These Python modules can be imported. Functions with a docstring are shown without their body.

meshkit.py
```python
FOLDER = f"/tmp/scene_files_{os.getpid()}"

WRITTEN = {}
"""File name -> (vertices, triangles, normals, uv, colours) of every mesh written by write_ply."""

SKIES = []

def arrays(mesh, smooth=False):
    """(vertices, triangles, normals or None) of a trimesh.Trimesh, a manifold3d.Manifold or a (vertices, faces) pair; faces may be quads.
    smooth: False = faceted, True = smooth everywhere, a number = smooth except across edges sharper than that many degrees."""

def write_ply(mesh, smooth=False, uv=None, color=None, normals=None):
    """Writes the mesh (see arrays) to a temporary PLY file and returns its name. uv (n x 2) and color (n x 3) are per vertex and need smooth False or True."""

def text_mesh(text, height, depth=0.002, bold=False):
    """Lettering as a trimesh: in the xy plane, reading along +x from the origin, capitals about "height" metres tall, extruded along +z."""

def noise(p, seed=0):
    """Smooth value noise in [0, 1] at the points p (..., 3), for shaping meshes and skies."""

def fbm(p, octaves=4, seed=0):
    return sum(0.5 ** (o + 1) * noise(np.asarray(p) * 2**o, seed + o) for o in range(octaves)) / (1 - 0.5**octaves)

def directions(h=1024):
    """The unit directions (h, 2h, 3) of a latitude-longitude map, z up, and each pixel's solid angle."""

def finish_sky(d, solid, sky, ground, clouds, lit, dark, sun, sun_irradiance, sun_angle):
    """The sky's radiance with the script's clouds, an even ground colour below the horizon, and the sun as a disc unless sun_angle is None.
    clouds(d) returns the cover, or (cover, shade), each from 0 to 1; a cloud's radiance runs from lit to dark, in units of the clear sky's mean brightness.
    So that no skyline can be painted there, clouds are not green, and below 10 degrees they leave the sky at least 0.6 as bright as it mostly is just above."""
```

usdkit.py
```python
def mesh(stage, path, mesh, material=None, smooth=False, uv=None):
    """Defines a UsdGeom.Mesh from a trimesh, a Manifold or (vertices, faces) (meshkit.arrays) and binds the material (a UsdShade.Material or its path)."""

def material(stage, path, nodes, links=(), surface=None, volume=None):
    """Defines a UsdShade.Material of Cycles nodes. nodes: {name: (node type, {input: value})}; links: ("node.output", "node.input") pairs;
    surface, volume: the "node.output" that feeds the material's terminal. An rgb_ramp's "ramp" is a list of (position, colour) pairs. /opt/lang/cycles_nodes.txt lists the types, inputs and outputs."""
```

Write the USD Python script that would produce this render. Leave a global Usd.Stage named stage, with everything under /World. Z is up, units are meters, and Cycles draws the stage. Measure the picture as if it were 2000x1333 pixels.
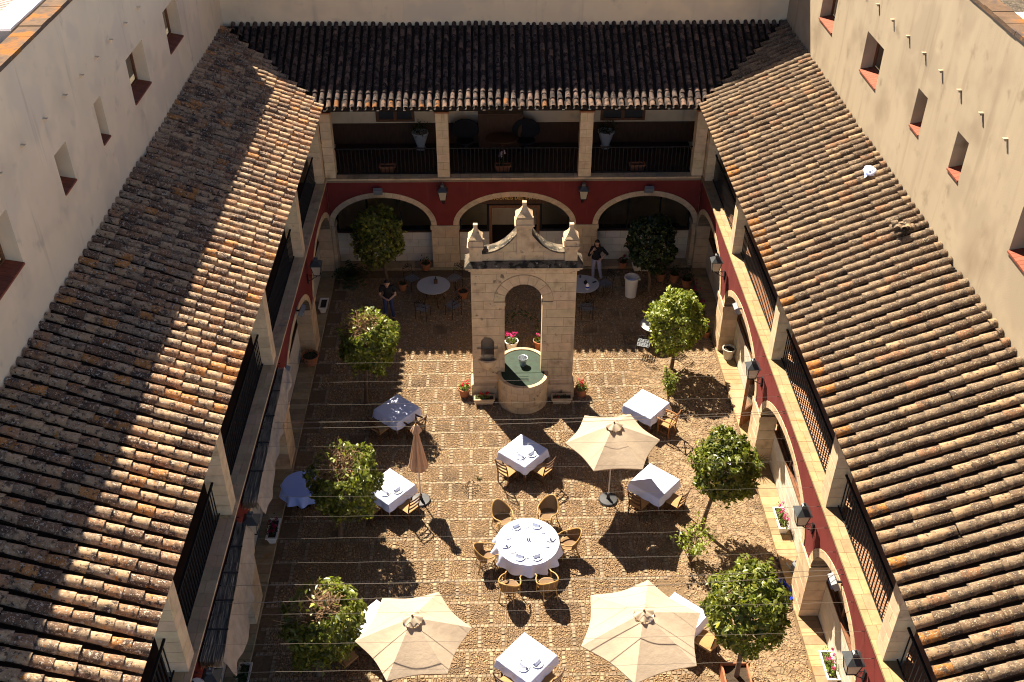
import math, random
import numpy as np
import trimesh, manifold3d
import shapely
from shapely.geometry import Polygon, box as sbox, LineString, Point
from shapely import affinity
import meshkit, usdkit
from pxr import Usd, UsdGeom, UsdLux, UsdShade, Gf, Sdf, Vt

rng = np.random.default_rng(7)
random.seed(7)
PI = math.pi
stage = Usd.Stage.CreateInMemory()
UsdGeom.SetStageUpAxis(stage, UsdGeom.Tokens.z)
UsdGeom.SetStageMetersPerUnit(stage, 1.0)
UsdGeom.Xform.Define(stage, '/World')

# ------------------------------------------------------------------ camera, sky, sun, exposure
CAM = np.array([6.0705, -33.4124, 20.9504]); YAW, PITCH, ROLL, FPX = 0.0213542, 0.6294378, 0.0024955, 2009.39
EXPOSURE = 1.75
SUN_I, SKY_S = 1.25, 0.05
TO_SUN = np.array([-0.390, 0.712, 1.0]); TO_SUN /= np.linalg.norm(TO_SUN)

fw = np.array([math.sin(YAW) * math.cos(PITCH), math.cos(YAW) * math.cos(PITCH), -math.sin(PITCH)])
rt0 = np.array([math.cos(YAW), -math.sin(YAW), 0.0]); up0 = np.cross(rt0, fw)
rt = math.cos(ROLL) * rt0 + math.sin(ROLL) * up0; up = -math.sin(ROLL) * rt0 + math.cos(ROLL) * up0
cam = UsdGeom.Camera.Define(stage, '/World/camera')
cam.AddTransformOp().Set(Gf.Matrix4d(*rt, 0, *up, 0, *(-fw), 0, *CAM, 1))
cam.CreateHorizontalApertureAttr(36.0); cam.CreateVerticalApertureAttr(36.0 * 682 / 1024)
cam.CreateFocalLengthAttr(36.0 * FPX / 2000); cam.CreateExposureAttr(EXPOSURE)
cam.CreateClippingRangeAttr(Gf.Vec2f(0.1, 2000))

sky_el = math.asin(TO_SUN[2]); sky_rot = math.atan2(TO_SUN[0], TO_SUN[1])
sky = UsdLux.DomeLight.Define(stage, '/World/sky')
sky.GetPrim().SetCustomDataByKey('kind', 'structure')
skym = usdkit.material(stage, '/World/Looks/sky_air', {
    'sky': ('sky_texture', {'sky_type': 'single_scattering', 'sun_disc': False, 'sun_elevation': sky_el, 'sun_rotation': sky_rot,
                            'altitude': 60.0, 'air_density': 0.45, 'aerosol_density': 0.15, 'ozone_density': 2.0}),
    'bg': ('background_shader', {'strength': SKY_S})}, [('sky.color', 'bg.color')], surface='bg.background')
UsdShade.MaterialBindingAPI.Apply(sky.GetPrim()).Bind(skym)
sun = UsdLux.DistantLight.Define(stage, '/World/sun')
sun.CreateIntensityAttr(SUN_I); sun.CreateAngleAttr(0.5); sun.CreateNormalizeAttr(True); sun.CreateColorAttr(Gf.Vec3f(1.0, 0.89, 0.73))
zs = TO_SUN; xs = np.cross([0, 0, 1.0], zs); xs /= np.linalg.norm(xs); ys = np.cross(zs, xs)
sun.AddTransformOp().Set(Gf.Matrix4d(*xs, 0, *ys, 0, *zs, 0, 0, 0, 40, 1))

# ------------------------------------------------------------------ materials
MATS = {}
def mk(name, col, rough=0.85, var=0.25, scale=3.0, bump=0.25, fine=60.0, dist=0.01, tint=False, spots=(), spec=0.3, metallic=0.0,
       stretch=(1, 1, 1), translucent=None, extra=None):
    """Procedural surface: base colour varied by noise, optional per-piece tint, optional patches (colour, scale, low, high), fine relief."""
    n = {'g': ('geometry', {}), 'mp': ('mapping', {'mapping_type': 'point', 'scale': stretch}),
         'n1': ('noise_texture', {'scale': scale, 'detail': 4.0, 'roughness': 0.6}),
         'r1': ('rgb_ramp', {'ramp': [(0.25, tuple(c * (1 - var) for c in col)), (0.5, col), (0.78, tuple(min(c * (1 + var), 0.95) for c in col))]}),
         'p': ('principled_bsdf', {'roughness': rough, 'specular_ior_level': spec, 'metallic': metallic})}
    l = [('g.position', 'mp.vector'), ('mp.vector', 'n1.vector'), ('n1.fac', 'r1.fac')]
    cur = 'r1.color'
    if tint:
        n['at'] = ('attribute', {'attribute': 'tint'}); n['mt'] = ('mix', {'mix_type': 'multiply', 'fac': 1.0})
        l += [(cur, 'mt.color1'), ('at.color', 'mt.color2')]; cur = 'mt.color'
    for k, (c, s, lo, hi) in enumerate(spots):
        n[f's{k}'] = ('noise_texture', {'scale': s, 'detail': 3.0, 'roughness': 0.55})
        n[f'sm{k}'] = ('map_range', {'range_type': 'smoothstep', 'from_min': lo, 'from_max': hi, 'to_min': 0.0, 'to_max': 1.0, 'clamp': True})
        n[f'sx{k}'] = ('mix', {'mix_type': 'mix', 'color2': c})
        n[f'so{k}'] = ('vector_math', {'math_type': 'add', 'vector2': (13.7 * k, 7.1 * k, 3.3 * k)})
        l += [('g.position', f'so{k}.vector1'), (f'so{k}.vector', f's{k}.vector'), (f's{k}.fac', f'sm{k}.value'), (f'sm{k}.result', f'sx{k}.fac'), (cur, f'sx{k}.color1')]
        cur = f'sx{k}.color'
    l.append((cur, 'p.base_color'))
    if bump:
        n['n2'] = ('noise_texture', {'scale': fine, 'detail': 3.0, 'roughness': 0.6})
        n['b'] = ('bump', {'strength': bump, 'distance': dist})
        l += [('g.position', 'n2.vector'), ('n2.fac', 'b.height'), ('b.normal', 'p.normal')]
    out = 'p.BSDF'
    if translucent:
        n['t'] = ('translucent_bsdf', {}); n['tm'] = ('mix', {'mix_type': 'multiply', 'fac': 1.0, 'color2': translucent[1]}); n['mx'] = ('mix_closure', {'fac': translucent[0]})
        l += [(cur, 'tm.color1'), ('tm.color', 't.color'), ('p.BSDF', 'mx.closure1'), ('t.BSDF', 'mx.closure2')]; out = 'mx.closure'
    if extra: extra(n, l)
    MATS[name] = usdkit.material(stage, f'/World/Looks/{name}', n, l, surface=out)
    return MATS[name]

def streaks(col, lo=.56, hi=.74, zs=.10, sc=2.2):
    def f(n, l):
        n['stm'] = ('mapping', {'mapping_type': 'point', 'scale': (1, 1, zs)}); n['stn'] = ('noise_texture', {'scale': sc, 'detail': 5.0, 'roughness': .62}); n['stn2'] = ('noise_texture', {'scale': .5, 'detail': 3.0})
        n['str'] = ('map_range', {'range_type': 'smoothstep', 'from_min': lo, 'from_max': hi, 'to_min': 0., 'to_max': .8, 'clamp': True}); n['stk'] = ('math', {'math_type': 'multiply'}); n['stx'] = ('mix', {'mix_type': 'mix', 'color2': col})
        src = [a for a, b in l if b == 'p.base_color'][0]; l[:] = [(a, b) for a, b in l if b != 'p.base_color']
        l += [('g.position', 'stm.vector'), ('stm.vector', 'stn.vector'), ('stn.fac', 'str.value'), ('g.position', 'stn2.vector'), ('str.result', 'stk.value1'), ('stn2.fac', 'stk.value2'), ('stk.value', 'stx.fac'), (src, 'stx.color1'), ('stx.color', 'p.base_color')]
    return f
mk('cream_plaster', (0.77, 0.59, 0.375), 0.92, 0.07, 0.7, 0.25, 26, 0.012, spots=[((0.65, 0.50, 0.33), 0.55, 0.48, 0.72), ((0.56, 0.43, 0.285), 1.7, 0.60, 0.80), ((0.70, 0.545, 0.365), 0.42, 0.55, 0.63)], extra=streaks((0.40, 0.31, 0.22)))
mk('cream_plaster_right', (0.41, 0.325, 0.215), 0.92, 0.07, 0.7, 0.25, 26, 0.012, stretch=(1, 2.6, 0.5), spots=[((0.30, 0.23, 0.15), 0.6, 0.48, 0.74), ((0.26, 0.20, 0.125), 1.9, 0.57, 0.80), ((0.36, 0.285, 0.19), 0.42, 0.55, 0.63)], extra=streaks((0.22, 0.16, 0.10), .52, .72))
mk('red_plaster', (0.155, 0.022, 0.017), 0.85, 0.2, 2.0, 0.2, 30, 0.006, extra=streaks((0.21, 0.075, 0.055), .54, .74, .08, 5))
mk('stone', (0.54, 0.39, 0.235), 0.9, 0.18, 4.0, 0.35, 45, 0.01, tint=True, spots=[((0.30, 0.21, 0.125), 2.2, 0.58, 0.8), ((0.22, 0.16, 0.10), 9, 0.68, 0.8)])
mk('well_stone', (0.55, 0.395, 0.235), 0.92, 0.2, 3.5, 0.45, 40, 0.012, tint=True, spots=[((0.34, 0.235, 0.135), 2.0, 0.54, 0.74), ((0.17, 0.125, 0.085), 5.5, 0.62, 0.74)], extra=streaks((0.16, 0.12, 0.085), .54, .72, .12, 3.5))
mk('pale_stone', (0.56, 0.50, 0.40), 0.9, 0.1, 4.0, 0.3, 45, 0.008, tint=True, spots=[((0.40, 0.34, 0.26), 1.6, 0.56, 0.8)])
mk('gold_stone', (0.31, 0.21, 0.105), 0.85, 0.25, 5.0, 0.35, 40, 0.01, tint=True, spots=[((0.33, 0.17, 0.06), 3.0, 0.6, 0.75)])
mk('mortar', (0.24, 0.18, 0.12), 0.95, 0.2, 6, 0.4, 50, 0.01)
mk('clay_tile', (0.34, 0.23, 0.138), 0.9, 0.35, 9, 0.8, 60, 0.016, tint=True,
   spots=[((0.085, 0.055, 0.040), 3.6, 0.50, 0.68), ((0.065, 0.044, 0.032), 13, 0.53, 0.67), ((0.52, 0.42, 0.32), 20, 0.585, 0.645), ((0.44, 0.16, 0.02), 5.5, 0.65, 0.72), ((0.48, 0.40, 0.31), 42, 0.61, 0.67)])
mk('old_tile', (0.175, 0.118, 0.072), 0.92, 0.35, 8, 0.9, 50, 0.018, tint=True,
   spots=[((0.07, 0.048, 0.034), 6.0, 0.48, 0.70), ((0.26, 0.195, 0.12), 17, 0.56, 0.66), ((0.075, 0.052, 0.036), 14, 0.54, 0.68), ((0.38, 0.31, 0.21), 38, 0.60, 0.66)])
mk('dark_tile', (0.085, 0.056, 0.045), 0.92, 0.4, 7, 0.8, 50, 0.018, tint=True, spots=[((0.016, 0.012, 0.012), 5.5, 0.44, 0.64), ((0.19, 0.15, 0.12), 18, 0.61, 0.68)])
mk('channel_clay', (0.05, 0.034, 0.024), 0.95, 0.35, 9, 0.6, 60, 0.012, spots=[((0.03, 0.022, 0.016), 4, 0.5, 0.7)])
mk('lichen_coping', (0.125, 0.075, 0.042), 0.95, 0.35, 3, 0.7, 24, 0.02, spots=[((0.26, 0.095, 0.012), 1.5, 0.48, 0.64), ((0.09, 0.06, 0.045), 3.7, 0.54, 0.68)])
mk('ground_earth', (0.2, 0.15, 0.1), 0.95, 0.3, 2, 0.4, 30, 0.02)
mk('paving_bed', (0.165, 0.108, 0.058), 0.95, 0.3, 14, 0.9, 38, 0.03, spots=[((0.11, 0.073, 0.042), 6, 0.55, 0.75)])
mk('sett', (0.255, 0.19, 0.118), 0.85, 0.22, 12, 0.5, 60, 0.01, tint=True, spots=[((0.2, 0.15, 0.10), 1.3, 0.55, 0.75)])
mk('pebble', (0.275, 0.182, 0.098), 0.7, 0.25, 20, 0.3, 70, 0.006, tint=True, spots=[((0.13, 0.085, 0.05), 0.9, 0.5, 0.75)], spec=0.4)
mk('terracotta', (0.36, 0.135, 0.06), 0.8, 0.2, 8, 0.3, 60, 0.005, tint=True)
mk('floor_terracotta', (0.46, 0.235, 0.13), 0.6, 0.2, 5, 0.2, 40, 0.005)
mk('red_sill_tile', (0.25, 0.066, 0.03), 0.7, 0.2, 6, 0.15, 50, 0.004, tint=True)
mk('dark_wood', (0.075, 0.032, 0.014), 0.5, 0.35, 14, 0.2, 60, 0.004, stretch=(1, 1, 0.2))
mk('deck_wood', (0.022, 0.014, 0.009), 0.9, 0.35, 14, 0.2, 60, 0.004)
mk('chair_wood', (0.085, 0.036, 0.016), 0.45, 0.3, 20, 0.1, 60, 0.003)
mk('amber_wood', (0.27, 0.115, 0.035), 0.45, 0.3, 20, 0.1, 60, 0.003)
mk('door_wood', (0.16, 0.065, 0.028), 0.5, 0.35, 12, 0.2, 60, 0.004, stretch=(1, 1, 0.2))
mk('rush_seat', (0.34, 0.195, 0.075), 0.8, 0.2, 30, 0.5, 120, 0.006)
mk('iron', (0.012, 0.012, 0.013), 0.7, 0.3, 10, 0.1, 80, 0.002, spec=0.2)
mk('slate_metal', (0.045, 0.05, 0.053), 0.4, 0.25, 8, 0.1, 60, 0.003, spec=0.5)
mk('iron_seat', (0.16, 0.17, 0.18), 0.35, 0.2, 10, 0.1, 80, 0.002, spec=0.6)
mk('linen', (0.62, 0.67, 0.86), 0.85, 0.03, 5, 0.3, 10, 0.02)
mk('linen_blue', (0.38, 0.47, 0.84), 0.85, 0.03, 5, 0.12, 35, 0.01)
mk('china', (0.80, 0.80, 0.79), 0.2, 0.03, 5, 0, spec=0.5)
mk('steel', (0.55, 0.55, 0.56), 0.28, 0.05, 9, 0, metallic=1.0)
mk('zinc', (0.52, 0.54, 0.56), 0.38, 0.2, 9, 0.1, 30, 0.004, metallic=0.85)
mk('parasol_cloth', (0.50, 0.395, 0.285), 0.9, 0.07, 4, 0.35, 7, 0.03, translucent=(0.22, (0.95, 0.8, 0.6)))
mk('parasol_cloth_pink', (0.60, 0.38, 0.24), 0.9, 0.08, 4, 0.2, 90, 0.004, translucent=(0.12, (0.95, 0.8, 0.6)))
mk('parasol_pole', (0.55, 0.47, 0.36), 0.4, 0.1, 4, 0)
mk('black_plastic', (0.018, 0.018, 0.02), 0.5, 0.2, 12, 0.15, 60, 0.003, spec=0.45)
mk('rattan', (0.34, 0.19, 0.05), 0.45, 0.25, 25, 0.2, 120, 0.003, spec=0.45)
mk('weave', (0.17, 0.095, 0.04), 0.7, 0.35, 60, 0.6, 160, 0.006)
mk('bark', (0.13, 0.085, 0.055), 0.9, 0.35, 12, 0.6, 40, 0.01)
mk('twig', (0.30, 0.185, 0.10), 0.9, 0.35, 12, 0.2, 40, 0.01)
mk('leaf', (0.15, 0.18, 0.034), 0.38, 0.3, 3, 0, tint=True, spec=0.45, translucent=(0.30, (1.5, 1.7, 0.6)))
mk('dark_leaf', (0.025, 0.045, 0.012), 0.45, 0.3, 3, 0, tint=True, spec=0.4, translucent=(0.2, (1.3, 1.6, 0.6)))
mk('petal', (0.62, 0.03, 0.16), 0.6, 0.25, 20, 0, tint=True, translucent=(0.25, (1, .8, .9)))
mk('soil', (0.05, 0.033, 0.02), 0.95, 0.4, 25, 0.8, 50, 0.02)
mk('white_plastic', (0.66, 0.62, 0.55), 0.45, 0.08, 5, 0, spec=0.45)
mk('white_metal', (0.80, 0.80, 0.78), 0.4, 0.04, 5, 0)
mk('table_grey', (0.42, 0.41, 0.39), 0.5, 0.06, 8, 0.1, 60, 0.002)
mk('grey_plastic', (0.17, 0.18, 0.19), 0.5, 0.08, 5, 0)
mk('green_paint', (0.016, 0.034, 0.018), 0.7, 0.35, 6, 0.15, 40, 0.004, spots=[((0.05, 0.07, 0.045), 5, 0.66, 0.76)])
mk('blue_hose', (0.012, 0.04, 0.42), 0.4, 0.15, 6, 0)
mk('canvas', (0.46, 0.40, 0.33), 0.9, 0.2, 5, 0.5, 18, 0.02, translucent=(0.15, (1, .95, .85)))
mk('canvas_dark', (0.44, 0.34, 0.235), 0.85, 0.75, 5, 0.5, 18, 0.02, stretch=(6, 0.6, 1))
mk('wire', (0.34, 0.28, 0.21), 0.45, 0.1, 5, 0, metallic=0.3)
mk('skin', (0.45, 0.26, 0.18), 0.55, 0.1, 20, 0)
mk('hair', (0.018, 0.012, 0.009), 0.5, 0.3, 40, 0.3, 90, 0.01)
mk('black_cotton', (0.014, 0.013, 0.015), 0.9, 0.2, 12, 0.3, 50, 0.01)
mk('pale_denim', (0.30, 0.28, 0.38), 0.9, 0.15, 14, 0.2, 60, 0.006)
mk('blue_denim', (0.035, 0.045, 0.11), 0.9, 0.2, 14, 0.2, 60, 0.006)
mk('gold_letter', (0.55, 0.36, 0.10), 0.4, 0.1, 8, 0, metallic=0.4)
mk('floor_dark', (0.06, 0.03, 0.02), 0.7, 0.2, 5, 0.2, 40, 0.005)
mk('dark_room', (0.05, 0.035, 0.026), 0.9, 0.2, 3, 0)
mk('moss_roof', (0.10, 0.075, 0.05), 0.95, 0.5, 6, 0.9, 18, 0.06, spots=[((0.22, 0.18, 0.13), 11, 0.56, 0.68)])
mk('pale_roof_tile', (0.50, 0.40, 0.34), 0.9, 0.25, 4, 0.4, 40, 0.01)
mk('grass_blade', (0.07, 0.13, 0.025), 0.6, 0.2, 9, 0)
mk('damp', (0.05, 0.032, 0.018), 0.9, 0.3, 9, 0.5, 40, 0.02, spec=0.1)
def pane(name, tint_, rough=0.03):
    MATS[name] = usdkit.material(stage, f'/World/Looks/{name}', {
        'f': ('layer_weight', {'blend': 0.5}), 'pw': ('math', {'math_type': 'power', 'value2': 4.0}), 'ma': ('math', {'math_type': 'multiply_add', 'value2': 0.9, 'value3': 0.05}),
        't': ('transparent_bsdf', {'color': tint_}), 'g': ('glossy_bsdf', {'roughness': rough, 'color': (0.9, 0.9, 0.9)}), 'm': ('mix_closure', {})},
        [('f.facing', 'pw.value1'), ('pw.value', 'ma.value1'), ('ma.value', 'm.fac'), ('t.BSDF', 'm.closure1'), ('g.BSDF', 'm.closure2')], surface='m.closure')
pane('window_glass', (0.78, 0.8, 0.79)); pane('clear_glass', (0.92, 0.93, 0.93))
mk('frosted_glass', (0.62, 0.56, 0.46), 0.3, 0.05, 5, 0, translucent=(0.3, (1, 1, 1)))

# ------------------------------------------------------------------ scene helpers
COUNT, BASE = {}, {}
def numbered(parent, name):
    k = (parent, name); c = COUNT.get(k, 0); COUNT[k] = c + 1
    return name if c == 0 else f'{name}_{c:03d}'
def setdata(prim, label=None, cat=None, group=None, kind=None):
    for k, v in (('label', label), ('category', cat), ('group', group), ('kind', kind)):
        if v: prim.SetCustomDataByKey(k, v)
def thing(name, label, cat, loc=(0, 0, 0), rot=0.0, group=None, kind=None):
    x = UsdGeom.Xform.Define(stage, '/World/' + numbered('/World', name))
    x.AddTranslateOp().Set(Gf.Vec3d(*map(float, loc))); x.AddRotateZOp().Set(math.degrees(rot))
    setdata(x.GetPrim(), label, cat, group, kind); BASE[str(x.GetPath())] = np.array(loc, float)
    return x.GetPrim()
def dup(root, loc, rot, label=None, group=None):
    was = root.GetCustomData(); base = str(root.GetName()).rsplit('_', 1)
    name = base[0] if base[-1].isdigit() else str(root.GetName())
    r = thing(name, label or was['label'], was['category'], loc, rot, group or was.get('group'))
    r.GetReferences().AddInternalReference(root.GetPath()); r.SetInstanceable(True)
    return r
def write(path, v, f, n, t, mat):
    m = UsdGeom.Mesh.Define(stage, path)
    m.CreatePointsAttr(Vt.Vec3fArray.FromNumpy(v.astype(np.float32)))
    m.CreateFaceVertexCountsAttr(Vt.IntArray.FromNumpy(np.full(len(f), 3, np.int32)))
    m.CreateFaceVertexIndicesAttr(Vt.IntArray.FromNumpy(f.astype(np.int32).ravel()))
    m.CreateSubdivisionSchemeAttr('none')
    if n is not None:
        m.CreateNormalsAttr(Vt.Vec3fArray.FromNumpy(n.astype(np.float32))); m.SetNormalsInterpolation('vertex')
    if t is not None:
        UsdGeom.PrimvarsAPI(m).CreatePrimvar('tint', Sdf.ValueTypeNames.Color3fArray, 'vertex').Set(Vt.Vec3fArray.FromNumpy(t.astype(np.float32)))
    UsdShade.MaterialBindingAPI.Apply(m.GetPrim()).Bind(MATS[mat])
    return m.GetPrim()
BOXV = np.array([[x, y, z] for x in (-.5, .5) for y in (-.5, .5) for z in (-.5, .5)])
BOXF = np.array([[0, 1, 3], [0, 3, 2], [4, 6, 7], [4, 7, 5], [0, 4, 5], [0, 5, 1], [2, 3, 7], [2, 7, 6], [0, 2, 6], [0, 6, 4], [1, 5, 7], [1, 7, 3]])
def jit(a=0.1, b=0.03):
    s = 1 + rng.uniform(-a, a); return np.clip(np.array([s, s, s]) * (1 + rng.uniform(-b, b, 3)), 0.05, 2)
class MB:
    """Collects shapes that become ONE mesh."""
    def __init__(s): s.v, s.f, s.n, s.t, s.k = [], [], [], [], 0
    def add(s, mesh, smooth=False, tint=None, T=None):
        v, f, n = meshkit.arrays(mesh, smooth)
        if T is not None:
            T = np.asarray(T, float); v = v @ T[:3, :3].T + T[:3, 3]
            if n is not None: n = n @ T[:3, :3].T
            if np.linalg.det(T[:3, :3]) < 0: f = f[:, ::-1]
        if n is None:
            v = v[f].reshape(-1, 3); f = np.arange(len(v)).reshape(-1, 3)
            n = np.cross(v[1::3] - v[::3], v[2::3] - v[::3]); ln = np.linalg.norm(n, axis=1, keepdims=True)
            n = np.repeat(n / np.maximum(ln, 1e-12), 3, 0)
        s.v.append(v); s.f.append(f + s.k); s.n.append(n); s.k += len(v)
        s.t.append(np.tile(np.ones(3) if tint is None else np.asarray(tint, float), (len(v), 1)))
        return s
    def box(s, c, size, rz=0.0, tint=None, M=None):
        v = BOXV * size
        if M is not None: v = v @ np.asarray(M).T
        if rz: c_, s_ = math.cos(rz), math.sin(rz); v = v @ np.array([[c_, s_, 0], [-s_, c_, 0], [0, 0, 1]])
        return s.add((v + c, BOXF), False, tint)
    def bar(s, a, b, w, h, tint=None, up=(0, 0, 1)):
        """A square bar from a to b."""
        a, b = np.asarray(a, float), np.asarray(b, float); d = b - a; L = np.linalg.norm(d); d /= L
        x = np.cross(d, up)
        if np.linalg.norm(x) < 1e-6: x = np.array([1.0, 0, 0])
        x /= np.linalg.norm(x); y = np.cross(d, x)
        return s.add(((BOXV * [w, h, L]) @ np.array([x, y, d]) + (a + b) / 2, BOXF), False, tint)
    def tube(s, pts, r, sides=6, tint=None, smooth=True, closed=False):
        p = np.asarray(pts, float)
        if closed: p = np.vstack([p, p[:1]])
        t = np.gradient(p, axis=0); t /= np.linalg.norm(t, axis=1, keepdims=True) + 1e-12
        ref = np.where(np.abs(t[:, 2:]) < 0.95, [0, 0, 1.0], [1.0, 0, 0])
        a = np.cross(t, ref); a /= np.linalg.norm(a, axis=1, keepdims=True) + 1e-12
        for i in range(1, len(a)):
            if a[i] @ a[i - 1] < 0: a[i] = -a[i]
        b = np.cross(t, a); g = np.arange(sides) * 2 * PI / sides
        rr = np.broadcast_to(r, (len(p),))[:, None, None]
        v = (p[:, None] + rr * (np.cos(g)[None, :, None] * a[:, None] + np.sin(g)[None, :, None] * b[:, None])).reshape(-1, 3)
        i, j = np.meshgrid(np.arange(len(p) - 1), np.arange(sides), indexing='ij')
        q = np.stack([i * sides + j, i * sides + (j + 1) % sides, (i + 1) * sides + (j + 1) % sides, (i + 1) * sides + j], -1).reshape(-1, 4)
        f = np.vstack([q[:, [0, 1, 2]], q[:, [0, 2, 3]]])
        e = (len(p) - 1) * sides
        caps = [[0, k + 1, k] for k in range(1, sides - 1)] + [[e, e + k, e + k + 1] for k in range(1, sides - 1)]
        return s.add(trimesh.Trimesh(v, np.vstack([f, caps]), process=False), 40 if smooth else False, tint)
    def lathe(s, prof, c=(0, 0, 0), seg=20, tint=None, smooth=35, wob=None):
        m = trimesh.creation.revolve(np.asarray(prof, float), sections=seg)
        m.apply_translation(c); return s.add(m, smooth, tint)
    def poly(s, pg, T, w0, w1, tint=None):
        for g in getattr(pg, 'geoms', [pg]):
            if g.is_empty or g.area < 1e-5 or g.geom_type != 'Polygon': continue
            m = trimesh.creation.extrude_polygon(g, w1 - w0, engine='earcut'); m.apply_translation([0, 0, w0]); s.add(m, False, tint, T)
        return s
    def grid(s, P, smooth=True, tint=None, closed=False, flip=False):
        P = np.asarray(P, float); a, b = P.shape[:2]
        i, j = np.meshgrid(np.arange(a - 1), np.arange(b if closed else b - 1), indexing='ij')
        q = np.stack([i * b + j, (i + 1) * b + j, (i + 1) * b + (j + 1) % b, i * b + (j + 1) % b], -1).reshape(-1, 4)
        if flip: q = q[:, ::-1]
        return s.add(trimesh.Trimesh(P.reshape(-1, 3), np.vstack([q[:, [0, 1, 2]], q[:, [0, 2, 3]]]), process=False), smooth, tint)
    def build(s, name, mat, parent=None, label=None, cat=None, group=None, kind=None, world=False):
        if not s.v: return None
        pp = '/World' if parent is None else str(parent.GetPath())
        v = np.vstack(s.v)
        if world and parent is not None: v = v - BASE[pp]
        path = pp + '/' + numbered(pp, name)
        if parent is not None: BASE[path] = BASE.get(pp, np.zeros(3))
        p = write(path, v, np.vstack(s.f), np.vstack(s.n), np.vstack(s.t), mat)
        setdata(p, label, cat, group, kind)
        return p
# wall frames: (u along the wall, v up, w out into the courtyard) -> world
XL, XR, ZL = 0.07, 13.65, 3.9
def F_back(y0=0.0): return np.array([[1, 0, 0, 0], [0, 0, -1, y0], [0, 1, 0, 0], [0, 0, 0, 1.0]])
def F_left(x0): return np.array([[0, 0, 1, x0], [1, 0, 0, 0], [0, 1, 0, 0], [0, 0, 0, 1.0]])
def F_right(x0): return np.array([[0, 0, -1, x0], [1, 0, 0, 0], [0, 1, 0, 0], [0, 0, 0, 1.0]])
def blocks(region, T, w0, w1, course, length, parent, mat='stone', gap=0.012, off=0.0, v0=None, amt=0.12, name='stone_block', last=None, col=(1, 1, 1), half=True, jw=0.004):
    """Courses of separate stones that fill a region of a wall."""
    u0, vv0, u1, v1 = region.bounds; v0 = vv0 if v0 is None else v0; k = 0; out = []
    v = v0
    while v < v1 - 0.01:
        vt = min(v + course, v1)
        u = u0 - (length / 2 if (k % 2 and half) else 0) + off
        while u < u1 - 0.01:
            ue = u + length * (1 + rng.uniform(-0.12, 0.12))
            if u1 - ue < length * 0.3: ue = u1
            c = sbox(u, v, ue, vt).intersection(region).buffer(-gap / 2, join_style='mitre')
            if c.area > 0.004:
                out.append(MB().poly(c, T, w0, w1 + rng.uniform(-jw, jw), jit(amt, 0.03) * col).build(name, mat, parent, world=True))
            u = ue
        v = vt; k += 1
    return out
def ell(cx, z0, a, b, n=28):
    t = np.linspace(0, PI, n); return [(cx + a * math.cos(q), z0 + b * math.sin(q)) for q in t]
def arch_open(cx, hw, z0, zs, rise): return Polygon([(cx - hw, z0)] + [(cx - hw, zs)] + ell(cx, zs, hw, rise)[::-1][1:-1] + [(cx + hw, zs), (cx + hw, z0)])
# ------------------------------------------------------------------ ground
YF = -27.0
def sheet(name, x0, y0, x1, y1, z, mat, label, cat):
    p = MB().add((np.array([[x0, y0, z], [x1, y0, z], [x1, y1, z], [x0, y1, z]]), np.array([[0, 1, 2], [0, 2, 3]]))).build(name, mat, None, label, cat, None, 'structure')
    return p
sheet('ground', -150, -150, 160, 150, -0.06, 'ground_earth', 'bare earth around the courtyard buildings', 'ground')
pav = sheet('courtyard_paving', XL - 0.02, YF, XR + 0.02, 0.02, 0.0, 'paving_bed', 'brown pebble and sett paving of the courtyard floor', 'paving')
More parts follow.
